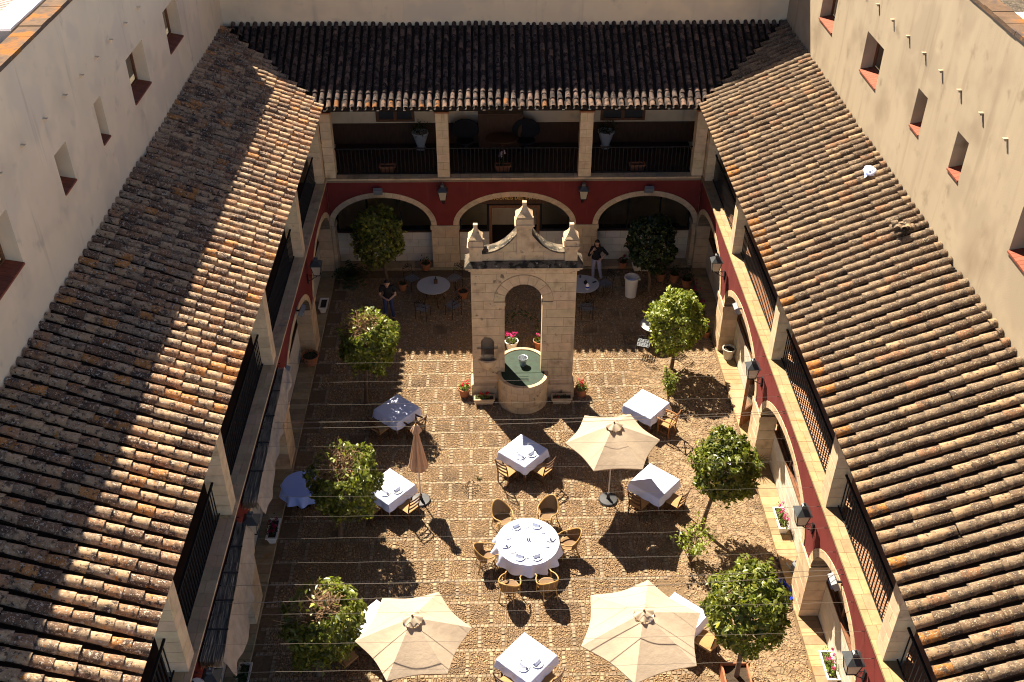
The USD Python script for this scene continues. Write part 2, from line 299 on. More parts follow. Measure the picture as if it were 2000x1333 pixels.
# bands of square setts that frame panels of pebbles (they are parts of the paving; the nearest 300 are single pieces)
ROW, COL, SB = 0.735, 0.585, 0.105
setts, panels = [], []
ky = 0; y = -0.55
while y > -22.4:
    x = XL + 0.1; xe = 10.9 + rng.uniform(-0.5, 0.5)
    while x < xe:
        w = rng.uniform(0.09, 0.125); setts.append((x + w / 2, y - SB / 2, w, SB)); x += w
    x = XL + 0.3 + (COL / 2 if ky % 2 else 0)
    while x < xe - 0.2:
        yy = y - SB
        while yy > y - ROW + 0.06:
            h = rng.uniform(0.10, 0.14); setts.append((x, yy - h / 2, SB, h)); yy -= h
        panels.append((x + SB / 2, y - ROW, x + COL - SB / 2, y - SB)); x += COL
    y -= ROW; ky += 1
def sett_mesh(mb, s):
    x, y, w, h = s; g = 0.014; z = rng.uniform(0.012, 0.026); tl = rng.uniform(-0.006, 0.006, 4); c = 0.010
    X0, X1, Y0, Y1 = x - w / 2 + g / 2, x + w / 2 - g / 2, y - h / 2 + g / 2, y + h / 2 - g / 2
    v = np.array([[X0, Y0, 0], [X1, Y0, 0], [X1, Y1, 0], [X0, Y1, 0], [X0 + c, Y0 + c, z + tl[0]], [X1 - c, Y0 + c, z + tl[1]], [X1 - c, Y1 - c, z + tl[2]], [X0 + c, Y1 - c, z + tl[3]]])
    v[:, :2] += rng.uniform(-0.006, 0.006, (8, 2))
    f = [[4, 5, 6], [4, 6, 7], [0, 1, 5], [0, 5, 4], [1, 2, 6], [1, 6, 5], [2, 3, 7], [2, 7, 6], [3, 0, 4], [3, 4, 7]]
    return mb.add((v, np.array(f)), False, jit(0.22, 0.05))
near = sorted(setts, key=lambda s: abs(s[0] - 6.2) * 1.2 + abs(s[1] + 16.5))
for s in near[:300]: sett_mesh(MB(), s).build('sett', 'sett', pav)
rest = MB()
for s in near[300:]: sett_mesh(rest, s)
rest.build('sett_bands', 'sett', pav, kind='stuff')
# pebbles set on edge in the panels, and loose crazy cobbles along the right
protos = []
pi = UsdGeom.PointInstancer.Define(stage, '/World/courtyard_paving/pebbles')
setdata(pi.GetPrim(), 'small brown pebbles set on edge in the panels', None, None, 'stuff')
for k, t in enumerate([(1, 1, 1), (0.84, 0.80, 0.76), (1.14, 1.1, 1.04), (1.75, 1.68, 1.5), (0.94, 0.86, 0.74)]):
    m = trimesh.creation.icosphere(1, 1.0); r = np.random.default_rng(50 + k)
    m.vertices *= np.array([0.027, 0.017, 0.022]) * (1 + r.uniform(-0.14, 0.14, (len(m.vertices), 1)))
    b = MB().add(m, True, t)
    q = write(f'/World/courtyard_paving/pebbles/pebble_{k:03d}' if k else '/World/courtyard_paving/pebbles/pebble', b.v[0], b.f[0], b.n[0], b.t[0], 'pebble'); protos.append(q.GetPath())
pos, ang = [], []
for (x0, y0, x1, y1) in panels:
    th = rng.choice([0, PI / 2, 0.3, -0.4, PI / 2 + .3]) ; nx, ny = int((x1 - x0) / 0.046), int((y1 - y0) / 0.041)
    for i in range(nx):
        for j in range(ny):
            pos.append((x0 + (i + .5 + rng.uniform(-.35, .35)) * (x1 - x0) / nx, y0 + (j + .5 + rng.uniform(-.35, .35)) * (y1 - y0) / ny, rng.uniform(-0.004, 0.008))); ang.append(th + rng.normal(0, .6))
for _ in range(24000):
    x = 10.6 + 3.0 * rng.uniform() ; yy = rng.uniform(-20.5, -0.2)
    if x < 11.2 and rng.uniform() < .5: continue
    pos.append((x, yy, rng.uniform(-0.01, 0.004))); ang.append(rng.uniform(0, PI))
pos = np.array(pos); ang = np.array(ang)
pi.CreatePrototypesRel().SetTargets(protos)
pi.CreateProtoIndicesAttr(Vt.IntArray.FromNumpy(rng.choice(5, len(pos), p=[.36, .24, .22, .06, .12]).astype(np.int32)))
pi.CreatePositionsAttr(Vt.Vec3fArray.FromNumpy(pos.astype(np.float32)))
pi.CreateOrientationsAttr(Vt.QuathArray([Gf.Quath(float(math.cos(a / 2)), 0, 0, float(math.sin(a / 2))) for a in ang]))
sc = rng.uniform(0.75, 1.25, (len(pos), 1)) * np.ones(3)
pi.CreateScalesAttr(Vt.Vec3fArray.FromNumpy(sc.astype(np.float32)))
# crazy flat slabs towards the right
slabs = MB()
pts = rng.uniform([10.9, -21], [13.6, -0.1], (3200, 2))
for g in shapely.voronoi_polygons(shapely.MultiPoint(pts), extend_to=sbox(10.8, -21, 13.6, -.1)).geoms:
    g = g.intersection(sbox(11.0, -21, XR - .1, -.1)).buffer(-0.011)
    if g.is_empty or rng.uniform() < 0.30: continue
    slabs.poly(g.simplify(0.01), np.eye(4), 0.0, rng.uniform(0.003, 0.014), jit(0.16, 0.05) * (.86, .80, .72))
slabs.build('crazy_slabs', 'sett', pav, kind='stuff')
dmp = MB(); dmp.poly(Polygon([(5.36 + .26 * math.cos(a) * (1 + .2 * math.sin(3 * a)), -11.92 + .34 * math.sin(a) * (1 + .2 * math.cos(4 * a))) for a in np.linspace(0, 2 * PI, 30)[:-1]]), np.eye(4), 0.001, 0.017)
d = Polygon([(12.3 + 0.75 * math.cos(a) * (1 + .2 * math.sin(5 * a)), -19.0 + .5 * math.sin(a) * (1 + .25 * math.cos(4 * a))) for a in np.linspace(0, 2 * PI, 40)[:-1]])
dmp.poly(d, np.eye(4), 0.001, 0.012); dmp.build('damp_patch', 'damp', pav, label='dark damp patches on the paving')

# ------------------------------------------------------------------ tall buildings round the court
def wall_windows(tb, T, wins, wall_sign):
    """Windows in deep reveals: red tiled sill, dark frame, glass."""
    for (a, b, z0, z1) in wins:
        fr = MB(); D0, D1 = -0.40, -0.34; t = 0.07
        for (u0, u1, v0, v1) in ((a, a + t, z0, z1), (b - t, b, z0, z1), (a + t, b - t, z1 - t, z1), (a + t, b - t, z0 + .05, z0 + .05 + t)):
            fr.poly(sbox(u0, v0, u1, v1), T, D0, D1)
        if b - a > 1: fr.poly(sbox((a + b) / 2 - .05, z0 + .1, (a + b) / 2 + .05, z1 - t), T, D0 + .004, D1 + .004)
        w = fr.build('window', 'door_wood', tb, world=True)
        MB().poly(sbox(a + t, z0 + .1, b - t, z1 - t), T, D0 + .02, D0 + .028).build('pane', 'window_glass', w, world=True)
        n = max(2, round((b - a) / 0.15)); st = (b - a) / n
        for k in range(n):
            m = MB(); p = np.array([[a + k * st + .004, -0.34], [a + (k + 1) * st - .004, -0.34], [a + (k + 1) * st - .004, 0.03], [a + k * st + .004, 0.03]])
            v = np.array([[u, z0 + (0.085 if w_ < 0 else 0.012), w_] for u, w_ in p] + [[u, z0 - (0.0 if w_ < 0 else 0.03), w_] for u, w_ in p])
            m.add((v, np.array([[0, 1, 2], [0, 2, 3], [4, 6, 5], [4, 7, 6], [3, 2, 6], [3, 6, 7], [0, 4, 5], [0, 5, 1], [0, 3, 7], [0, 7, 4], [1, 5, 6], [1, 6, 2]])), False, jit(.12), T)
            m.build('sill_tile', 'red_sill_tile', w, world=True)
LW = [(-3.30, -1.75, 9.77, 11.0), (-7.09, -5.52, 9.78, 11.0), (-9.84, -9.30, 9.9, 10.96), (-12.63, -11.88, 10.0, 10.95), (-16.9, -15.30, 9.86, 11.1)]
RW = [(-1.94, -0.46, 9.8, 11.0), (-6.39, -4.93, 9.8, 10.93), (-9.8, -9.14, 9.98, 10.96), (-12.42, -11.76, 10.06, 11.0), (-16.9, -15.32, 9.95, 10.99)]
HB = 13.7
def tall(name, label, T, wins, wallmat, sign, loc, HB=HB):
    tb = thing(name, label, 'building', loc)
    reg = sbox(YF, 0, 3.24, HB)
    for (a, b, z0, z1) in wins: reg = reg.difference(sbox(a, z0, b, z1))
    MB().poly(reg, T, -0.42, 0).build('wall', wallmat, tb, world=True)
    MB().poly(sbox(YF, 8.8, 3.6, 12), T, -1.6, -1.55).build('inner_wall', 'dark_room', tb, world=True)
    wall_windows(tb, T, wins, sign)
    # coping: rough stones crusted with lichen
    y = YF
    while y < 3.6:
        L = rng.uniform(0.45, 0.8); ye = min(y + L, 3.6); c = MB()
        zz = HB + rng.uniform(-.01, .015)
        c.poly(sbox(y + .006, HB - 0.02, ye - .006, zz + .07), T, -0.44, 0.035 + rng.uniform(-.01, .01), jit(.1)); c.build('coping_stone', 'lichen_coping', tb, world=True); y = ye
    for yy in (-1.6, -2.95, -4.2, -5.36, -6.62, -7.86, -9.05, -10.2, -11.38, -12.65, -13.95, -15.2, -16.5):
        z = 11.83; q = MB(); q.poly(sbox(yy - .042, z - .010, yy + .042, z + .008), T, 0, 0.10); q.poly(sbox(yy - .02, z - .06, yy + .02, z + .012), T, 0.0, 0.05)
        q.build('peg', wallmat, tb, world=True)
    return tb
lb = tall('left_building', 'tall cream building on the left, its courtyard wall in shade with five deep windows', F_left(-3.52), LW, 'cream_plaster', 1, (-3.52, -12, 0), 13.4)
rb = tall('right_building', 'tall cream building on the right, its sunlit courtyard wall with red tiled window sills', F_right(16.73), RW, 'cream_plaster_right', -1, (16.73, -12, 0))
bb = thing('back_building', 'tall cream building across the back, its shaded wall above the dark roof', 'building', (6.6, 3.24, 0))
MB().poly(Polygon([(-3.94, 0), (17.15, 0), (17.15, 13.4), (14.9, 13.3), (12.2, 11.5), (-3.94, 11.5)]), F_back(3.24), -0.4, 0).build('wall', 'cream_plaster', bb, world=True)
# roofs behind the copings
rs = MB(); T = np.eye(4)
rs.add((np.array([[-3.97, YF, 13.15], [-3.97, 3.6, 13.15], [-9, 3.6, 11.9], [-9, YF, 11.9]]), np.array([[0, 1, 2], [0, 2, 3]])))
roofl = rs.build('roof', 'pale_roof_tile', lb, world=True)
rows = MB()
for y in np.arange(-22, 3.4, 0.24): rows.tube([(-3.97, y, 13.16), (-9, y, 11.91)], 0.075, 8)
rows.build('roof_tile_rows', 'pale_roof_tile', roofl, kind='stuff', world=True)
rs = MB(); rs.add((np.array([[17.18, YF, 13.42], [17.18, 3.6, 13.42], [22, 3.6, 12.5], [22, YF, 12.5]]), np.array([[0, 2, 1], [0, 3, 2]])))
rs.build('roof', 'moss_roof', rb, world=True)
t = thing('roof_box', 'white metal box on the roof behind the left coping, top left corner', 'box', (-4.38, -10.4, 12.92))
MB().box((0, 0, .26), (.56, 2.7, .50)).build('casing', 'grey_plastic', t); MB().box((0, 0, .535), (.62, 2.78, .05)).build('lid', 'white_metal', t)
t = thing('roof_slab', 'white slab cover on the mossy roof behind the right coping', 'cover', (17.42, -12.35, 13.35))
MB().box((0, 0, .36), (.50, 1.05, .06)).build('cover_plate', 'white_metal', t); MB().box((0, 0.02, .165), (.40, .9, .33)).build('base', 'slate_metal', t)

# ------------------------------------------------------------------ galleries round the court
ARC = {'left': [(-4.6, -0.2), (-10.2, -5.5), (-15.8, -11.1), (-20.05, -16.7), (-25.1, -20.95)],
       'back': [(0.2, 3.78), (4.80, 8.95), (9.97, 13.5)]}
ARC['right'] = ARC['left']
COLS = {'left': [(-0.4, 0), (-5.42, -4.98), (-11.02, -10.58), (-16.65, -16.21), (-20.87, -20.43), (-25.5, -25.06)],
        'back': [(XL, 0.45), (4.10, 4.54), (9.15, 9.61), (13.25, XR)]}
COLS['right'] = COLS['left']
FR = {'left': F_left(XL), 'right': F_right(XR), 'back': F_back(0.0)}
SPAN = {'left': (YF, 0.0), 'right': (YF, 0.0), 'back': (XL, XR)}
ZS, RISE, RING, REC, LED = 1.95, 1.17, 0.21, -0.5, -0.31
gal = {}
for side, lab in (('back', 'two storey arcaded gallery across the back with three arches and a dark tiled roof'),
                  ('left', 'two storey arcaded gallery on the left under a lichen spotted tiled roof, half sunlit'),
                  ('right', 'two storey arcaded gallery on the right under a sunlit brown tiled roof')):
    T = FR[side]; a, b = SPAN[side]
    g = gal[side] = thing(f'{side}_gallery', lab, 'gallery', {'back': (6.86, 1.6, 0), 'left': (-1.7, -12, 0), 'right': (15.2, -12, 0)}[side])
    # red wall above the arches
    reg = sbox(a, ZS, b, 3.735)
    for (p, q) in ARC[side]:
        c, hw = (p + q) / 2, (q - p) / 2
        reg = reg.difference(Polygon(ell(c, ZS, hw + RING, RISE + RING) + [(c - hw - RING, ZS - .2), (c + hw + RING, ZS - .2)]))
    MB().poly(reg, T, REC, -0.012).build('arcade_wall', 'red_plaster', g, world=True)
    # voussoirs
    for (p, q) in ARC[side]:
        c, hw = (p + q) / 2, (q - p) / 2
        ringp = Polygon(ell(c, ZS, hw + RING, RISE + RING, 60) + ell(c, ZS, hw, RISE, 60)[::-1]).intersection(sbox(a, 0, b, 4))
        core = MB().poly(ringp.buffer(-.004), T, REC + .004, -0.004).build('arch', 'mortar', g, world=True)
        n = 21
        for k in range(n):
            t0, t1 = PI * k / n, PI * (k + 1) / n
            w = Polygon([(c, ZS)] + [(c + 6 * math.cos(t), ZS + 6 * RISE / hw * math.sin(t)) for t in np.linspace(t0, t1, 4)])
            pc = w.intersection(ringp).buffer(-.004, join_style='mitre')
            if pc.area > .003: MB().poly(pc, T, REC, 0.008 + rng.uniform(-.002, .004), jit(.09) * (1.05, 1.05, 1.05)).build('voussoir', 'stone', core, world=True)
    # piers
    edges = sorted([e for arc in ARC[side] for e in arc]); edges = [a] + edges + [b]
    for k in range(0, len(edges), 2):
        p, q = edges[k], edges[k + 1]
        core = MB().poly(sbox(p + .012, 0, q - .012, ZS - .01), T, REC + .01, -0.012).build('pier', 'mortar', g, world=True)
        blocks(sbox(p, 0.0, q, 1.77), T, REC, 0.0, 0.355, 0.5 if q - p > .6 else 1.0, core, name='stone_block')
        MB().poly(sbox(max(p - .03, a), 1.775, min(q + .03, b), ZS - .004), T, REC, 0.035, jit(.06)).build('impost', 'stone', core, world=True)
    # recessed infill: wainscot, window, pane
    for k, (p, q) in enumerate(ARC[side]):
        c, hw = (p + q) / 2, (q - p) / 2; door = (side == 'back' and k == 1) or (side == 'right' and k == 1)
        full = arch_open(c, hw + .02, 0.12, ZS, RISE + .02)
        dr = sbox(c - .95, .12, c + .95, 2.5) if side == 'back' else sbox(-9.05, .12, -7.75, 2.45)
        low = sbox(p - .0, .12, q, 1.38)
        if door: low = low.difference(dr)
        core = MB().poly(low.buffer(-.004), T, -0.60, REC - .008).build('wainscot', 'mortar', g, world=True)
        for gg in getattr(low, 'geoms', [low]): blocks(gg, T, -0.6, REC, 0.315, 0.62, core, 'pale_stone', gap=.009, amt=.06, jw=.002)
        up_ = full.intersection(sbox(p - 1, 1.38, q + 1, 4)); fw_ = 0.085
        if door: up_ = up_.difference(dr)
        fm = up_.difference(up_.buffer(-fw_))
        for x in ([c - hw * .34, c + hw * .34] if not door else []): fm = fm.union(sbox(x - .03, 1.38, x + .03, 4).intersection(up_))
        w = MB().poly(fm, T, -0.60, -0.535).build('window', 'iron' if side == 'back' else 'dark_wood' if side == 'left' else 'door_wood', g, world=True)
        MB().poly(up_, T, -0.575, -0.568).build('pane', 'window_glass', w, world=True)
        MB().poly(sbox(p + .02, 1.385, q - .02, 1.425) if not door else sbox(p + .02, 1.385, p + .7, 1.425), T, -0.6, -0.47).build('sill', 'dark_wood' if side != 'right' else 'door_wood', w, world=True)
        if door:
            u0, _, u1, v1 = dr.bounds
            m = MB(); f_ = .11
            for r in (sbox(u0, .13, u0 + f_, v1), sbox(u1 - f_, .13, u1, v1), sbox(u0 + f_, v1 - f_, u1 - f_, v1)): m.poly(r, T, -0.62, -0.49)
            dd = m.build('door', 'door_wood', g, world=True)
            if side == 'right':
                # an open leaf standing out into the recess
                lf = MB(); o = np.array([XR + .46, -9.0, .14]); e = np.array([XR - 0.02, -9.42, .14])
                for z0, z1 in ((.14, .75), (2.2, 2.36)): lf.bar(o + [0, 0, (z0 + z1) / 2 - .14], e + [0, 0, (z0 + z1) / 2 - .14], .045, z1 - z0)
                for s_ in (0.04, .96): lf.bar(o + (e - o) * s_ + [0, 0, .0], o + (e - o) * s_ + [0, 0, 2.2], .09, .045)
                l_ = lf.build('door_leaf', 'door_wood', dd, world=True)
                MB().bar(o + (e - o) * .5 + [0, 0, .6], o + (e - o) * .5 + [0, 0, 2.1], .012, .56, up=(1, 1, 0)).build('pane', 'window_glass', dd, world=True)
                MB().box((XR + .25, -8.4, .128), (.5, 1.3, .01)).build('doormat', 'floor_terracotta', dd, world=True)
            else:
                MB().poly(sbox(c - 1.5, 2.55, c + 1.35, 2.98).intersection(full), T, -0.60, -0.52).build('fascia', 'dark_wood', dd, world=True)
                tm = meshkit.text_mesh('RINCONES DEL PATIO', 0.125, 0.012, True); tm.apply_translation(-tm.bounds.mean(0)); tm.apply_scale([2.05 / tm.extents[0], 1, 1])
                X = T @ np.array([[1, 0, 0, c - .02], [0, 1, 0, 2.80], [0, 0, 1, -.512], [0, 0, 0, 1]])
                MB().add(tm, False, None, X).build('sign_lettering', 'gold_letter', dd, world=True)
    # dark rooms behind the glass
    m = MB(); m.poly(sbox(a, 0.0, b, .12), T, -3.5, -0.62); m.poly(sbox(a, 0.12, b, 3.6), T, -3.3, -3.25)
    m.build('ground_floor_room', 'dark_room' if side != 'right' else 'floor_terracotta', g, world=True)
    # step along the arcade
    st = MB().poly(sbox(a, 0, b, .10), T, REC - .1, 0.02).build('step', 'mortar', g, world=True)
    u = a
    while u < b - .02:
        ue = min(u + rng.uniform(.2, .34), b)
        if side == 'back' and ue < b: ue = min(u + .6, b)
        MB().poly(sbox(u + .005, 0.02, ue - .005, .12 + rng.uniform(-.004, .004)), T, REC + .02, 0.045, jit(.2, .06) * ((1, 1, 1) if side == 'right' else (.95, 1.05, 1.2))).build('step_stone', 'gold_stone', st, world=True); u = ue
    # upper floor, ledge, columns
    MB().poly(sbox(a, 3.56, b, 3.74), T, -3.62, LED).build('upper_floor', 'floor_terracotta' if side == 'right' else 'floor_dark', g, world=True)
    lg = MB().poly(sbox(a, 3.74, b, 3.88), T, LED, 0.01).build('ledge', 'mortar', g, world=True)
    nrow = 2
    u = a + (0 if side == 'back' else 0)
    while u < b - .03:
        ue = min(u + rng.uniform(.32, .42), b); s_ = LED + .02 + .17 + rng.uniform(-.05, .05)
        for (w0, w1) in ((LED + .005, s_ - .004), (s_ + .004, 0.055)):
            MB().poly(sbox(u + .004, 3.84, ue - .004, 3.905 + rng.uniform(-.002, .003)), T, w0, w1, jit(.1, .05)).build('ledge_slab', 'gold_stone' if side == 'right' else 'stone', lg, world=True)
        u = ue
    for (p, q) in COLS[side]:
        core = MB().poly(sbox(p + .012, 3.745, q - .012, 6.4), T, -0.458, -0.032).build('column', 'mortar', g, world=True)
        v = 3.906; k = 0
        while v < 6.36:
            vt = min(v + .305, 6.37)
            cuts = [p, q] if k % 2 == 0 or q - p < .42 else [p, (p + q) / 2, q]
            for x0, x1 in zip(cuts[:-1], cuts[1:]):
                MB().poly(sbox(x0 + .004, v + .004, x1 - .004, vt - .004), T, -0.47, -0.02 + rng.uniform(0, .004), jit(.07) * (1.12, 1.16, 1.2)).build('stone_block', 'stone', core, world=True)
            v = vt; k += 1
        MB().poly(sbox(max(p - .04, a), 6.375, min(q + .04, b), 6.42), T, -0.51, 0.02, jit(.05)).build('capital', 'terracotta', core, world=True)
    MB().poly(sbox(a, 6.425, b, 6.62), T, -0.42, -0.06).build('beam', 'deck_wood', g, world=True)
    n = int((b - a) / .9)
    for k in range(n):
        u = a + .3 + k * (b - a) / n
        MB().poly(sbox(u - .045, 6.625, u + .045, 6.70), T, -0.3, 0.36 if side == 'back' else .16).build('rafter_end', 'pale_stone' if side == 'back' else 'deck_wood', g, world=True)

# ------------------------------------------------------------------ tiled roofs
ZE = 6.79
XEL, XER, YEB = 0.33, 13.147, -0.49
SL = {'left': 1.63 / 3.85, 'right': 1.63 / 3.58, 'back': 1.63 / 3.73}
def roof_z(side, x, y): return ZE + SL[side] * ((XEL - x) if side == 'left' else (x - XER) if side == 'right' else (y - YEB))
def cover_tile(L, r0, r1, lift, seg=6, th=0.014):
    a = np.linspace(0.0, PI, seg + 1); rr = lambda r: np.stack([np.cos(a) * r, np.sin(a) * r * 1.0], 1)
    A, B, C = rr(r0), rr(r1), rr(r0 - th); n = seg + 1
    v = np.vstack([np.c_[A[:, 0], np.zeros(n), A[:, 1] + lift], np.c_[B[:, 0], np.full(n, L), B[:, 1]], np.c_[A[:, 0], np.zeros(n), A[:, 1] + lift], np.c_[C[:, 0], np.zeros(n), C[:, 1] + lift], np.c_[C[:, 0], np.full(n, .12), C[:, 1] + lift * .7]])
    f = []
    for i in range(seg):
        f += [[i, i + 1, n + i + 1], [i, n + i + 1, n + i], [2 * n + i, 3 * n + i, 3 * n + i + 1], [2 * n + i, 3 * n + i + 1, 2 * n + i + 1], [3 * n + i, 4 * n + i, 4 * n + i + 1], [3 * n + i, 4 * n + i + 1, 3 * n + i + 1]]
    return v, np.array(f)
def channel_tile(L, r, seg=4):
    a = np.linspace(PI, 2 * PI, seg + 1); c = np.stack([np.cos(a) * r, np.sin(a) * r * .7], 1); n = seg + 1
    v = np.vstack([np.c_[c[:, 0], np.zeros(n), c[:, 1] + .015], np.c_[c[:, 0] * .86, np.full(n, L), c[:, 1]]]); f = []
    for i in range(seg): f += [[i, n + i, n + i + 1], [i, n + i + 1, i + 1]]
    return v, np.array(f)[:, ::-1]
def tint_for(side):
    u = rng.uniform()
    if side == 'left':
        c = np.array([1.25, 1.2, 1.1]) if u < .34 else np.array([1.0, .80, .68]) if u < .58 else np.array([.50, .42, .40]) if u < .76 else np.array([1.35, .86, .42]) if u < .83 else np.array([.85, .86, .88])
    elif side == 'right':
        c = np.array([1, 1, 1.0]) if u < .52 else np.array([.72, .66, .62]) if u < .78 else np.array([1.7, 1.6, 1.4]) if u < .90 else np.array([1.25, .92, .74]) if u < .95 else np.array([.6, .55, .5])
    else:
        c = np.array([1, 1, 1.0]) if u < .5 else np.array([.65, .6, .6]) if u < .8 else np.array([1.7, 1.6, 1.5])
    return c * (1 + rng.uniform(-.13, .13))
def tile_roof(side, mat):
    g = gal[side]; th = math.atan(SL[side]); ct, sn = math.cos(th), math.sin(th)
    if side == 'left': S, N, Tv, pitch, U = np.array([-ct, 0, sn]), np.array([sn, 0, ct]), np.array([0, 1.0, 0]), 0.325, np.arange(YF + .2, 3.2, 0.325)
    elif side == 'right': S, N, Tv, pitch, U = np.array([ct, 0, sn]), np.array([-sn, 0, ct]), np.array([0, -1.0, 0]), 0.325, np.arange(YF + .2, 3.2, 0.325)
    else: S, N, Tv, pitch, U = np.array([0, ct, sn]), np.array([0, -sn, ct]), np.array([1.0, 0, 0]), 0.2625, np.arange(-3.4, 16.7, 0.2625)
    run = {'left': 3.85, 'right': 3.58, 'back': 3.73}[side]
    Lt, step = (0.43, 0.345) if side != 'back' else (0.42, 0.34)
    r0, r1 = (0.116, 0.099) if side != 'back' else (0.090, 0.077)
    # deck
    if side == 'left': P = [(XEL, YF), (XEL, YEB), (-3.52, 3.24), (-3.52, YF)]
    elif side == 'right': P = [(XER, YF), (16.73, YF), (16.73, 3.24), (XER, YEB)]
    else: P = [(XEL, YEB), (XER, YEB), (16.73, 3.24), (-3.52, 3.24)]
    e_ = .13
    P = [(x - e_ if x == XEL and side == 'left' else x + e_ if x == XER and side == 'right' else x, y + e_ if side == 'back' and y == YEB else y) for x, y in P]
    tp = np.array([[x, y, roof_z(side, x, y) - .085] for x, y in P]); bt = tp - [0, 0, .10]
    f = [[0, 1, 2], [0, 2, 3], [4, 6, 5], [4, 7, 6]] + [[i, 4 + i, 4 + (i + 1) % 4] for i in range(4)] + [[i, 4 + (i + 1) % 4, (i + 1) % 4] for i in range(4)]
    m = trimesh.Trimesh(np.vstack([tp, bt]), f, process=False); trimesh.repair.fix_normals(m)
    roof = MB().add(m).build('roof', 'deck_wood', g, world=True)
    tiles, chan = [], MB()
    for u in U:
        for kind in (0, 1):
            uu = u + (pitch / 2 if kind else 0) + (rng.uniform(-.012, .012) if not kind else 0)
            s = -0.0 if not kind else -.03; wander = rng.uniform(-.01, .01)
            n = int(run / ct / step) + 1; jo = rng.uniform(-.05, .05)
            for k in range(n):
                s = k * step + (jo if k else 0)
                Ls = min(Lt, run / ct - s + .02)
                if Ls < .12: continue
                if side == 'back': x, y = uu, YEB + s * ct
                else: y = uu; x = XEL - s * ct if side == 'left' else XER + s * ct
                # valley limits: keep the tile on its own plane
                zc = roof_z(side, x, y)
                mid = s + .16
                if side == 'back':
                    ym = YEB + mid * ct; zz = roof_z('back', 0, ym)
                    if zz < roof_z('left', uu, 0) - .0 and uu < 6 or zz < roof_z('right', uu, 0) and uu > 8: continue
                    if uu < -3.4 or uu > 16.6: continue
                else:
                    if y > YEB:
                        xm = XEL - mid * ct if side == 'left' else XER + mid * ct
                        if roof_z(side, xm, 0) < roof_z('back', 0, y): continue
                o = np.array([x, y, zc])
                if kind == 0:
                    o = o + N * (rng.uniform(-.008, .010) - .015 + .07 * (meshkit.noise(np.array([[x * .7, y * .7, 3.]]), 11)[0] - .5)) + (S * -rng.uniform(.05, .11) if k and rng.uniform() < .025 else 0) + Tv * (wander + rng.uniform(-.008, .008))
                    yaw = rng.normal(0, .022); R = np.stack([Tv * math.cos(yaw) + S * math.sin(yaw), S * math.cos(yaw) - Tv * math.sin(yaw), N], 1)
                    sc_ = 1 + rng.uniform(-.05, .05)
                    tn = tint_for(side)
                    if k == 0 and side != 'left': tn = (np.array([1.9, 1.1, .35]) if rng.uniform() < .2 else np.array([1.4, 1.28, 1.1])) * (1.35 if side == 'back' else 1) * rng.uniform(.85, 1.15)
                    tiles.append((o, R, Ls, sc_, tn))
                else:
                    R = np.stack([Tv, S, N], 1); v, f_ = channel_tile(Ls, pitch / 2 - .035)
                    chan.add((v @ R.T + o - N * .055, f_), True)
    chan.build('channel_tiles', 'channel_clay', roof, kind='stuff', world=True)
    def tmesh(mb, t):
        o, R, Ls, sc_, tn = t; v, f_ = cover_tile(Ls, r0 * sc_, r1 * sc_, .020)
        v = v @ R.T + o
        return mb.add((v, f_), True, tn)
    # those that show largest stand singly
    def vis(t):
        d = t[0] - CAM; z = d @ fw; px = 1000 + FPX * (d @ rt) / z; py = 666 - FPX * (d @ up) / z
        return z + (0 if -20 < px < 2020 and py < 1353 else 100)
    tiles.sort(key=vis)
    for t in tiles[:300]: tmesh(MB(), t).build('cover_tile', mat, roof, world=True)
    far = MB()
    for t in tiles[300:]: tmesh(far, t)
    far.build('cover_tiles', mat, roof, kind='stuff', world=True)
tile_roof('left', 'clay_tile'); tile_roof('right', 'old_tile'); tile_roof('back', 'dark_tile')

# ------------------------------------------------------------------ balustrades: one per bay
def railing(side, p, q, label):
    T = FR[side]; c = T @ np.array([(p + q) / 2, 3.9, -.30, 1]); t = thing('iron_railing', label, 'railing', c[:3])
    MB().poly(sbox(p, 4.90, q, 4.94), T, -.325, -.275).build('handrail', 'iron', t, world=True)
    MB().poly(sbox(p, 3.945, q, 3.97), T, -.315, -.285).build('bottom_rail', 'iron', t, world=True)
    n = int((q - p) / .145)
    for k in range(1, n):
        u = p + (q - p) * k / n; MB().poly(sbox(u - .011, 3.968, u + .011, 4.902), T, -.311, -.289).build('baluster', 'iron', t, world=True)
bn = {'left': 'left', 'right': 'right'}
ordn = ['first', 'second', 'third', 'fourth', 'fifth']
for side in ('left', 'right'):
    cs = COLS[side]
    for k in range(5):
        railing(side, cs[k + 1][1], cs[k][0], f'black iron balustrade of the {side} gallery, {ordn[k]} bay from the back corner')
cs = COLS['back']
for k, w in enumerate(('left bay of the back gallery', 'middle bay of the back gallery, white flowers behind it', 'right bay of the back gallery')):
    railing('back', cs[k][1], cs[k + 1][0], f'black iron balustrade closing the {w}')
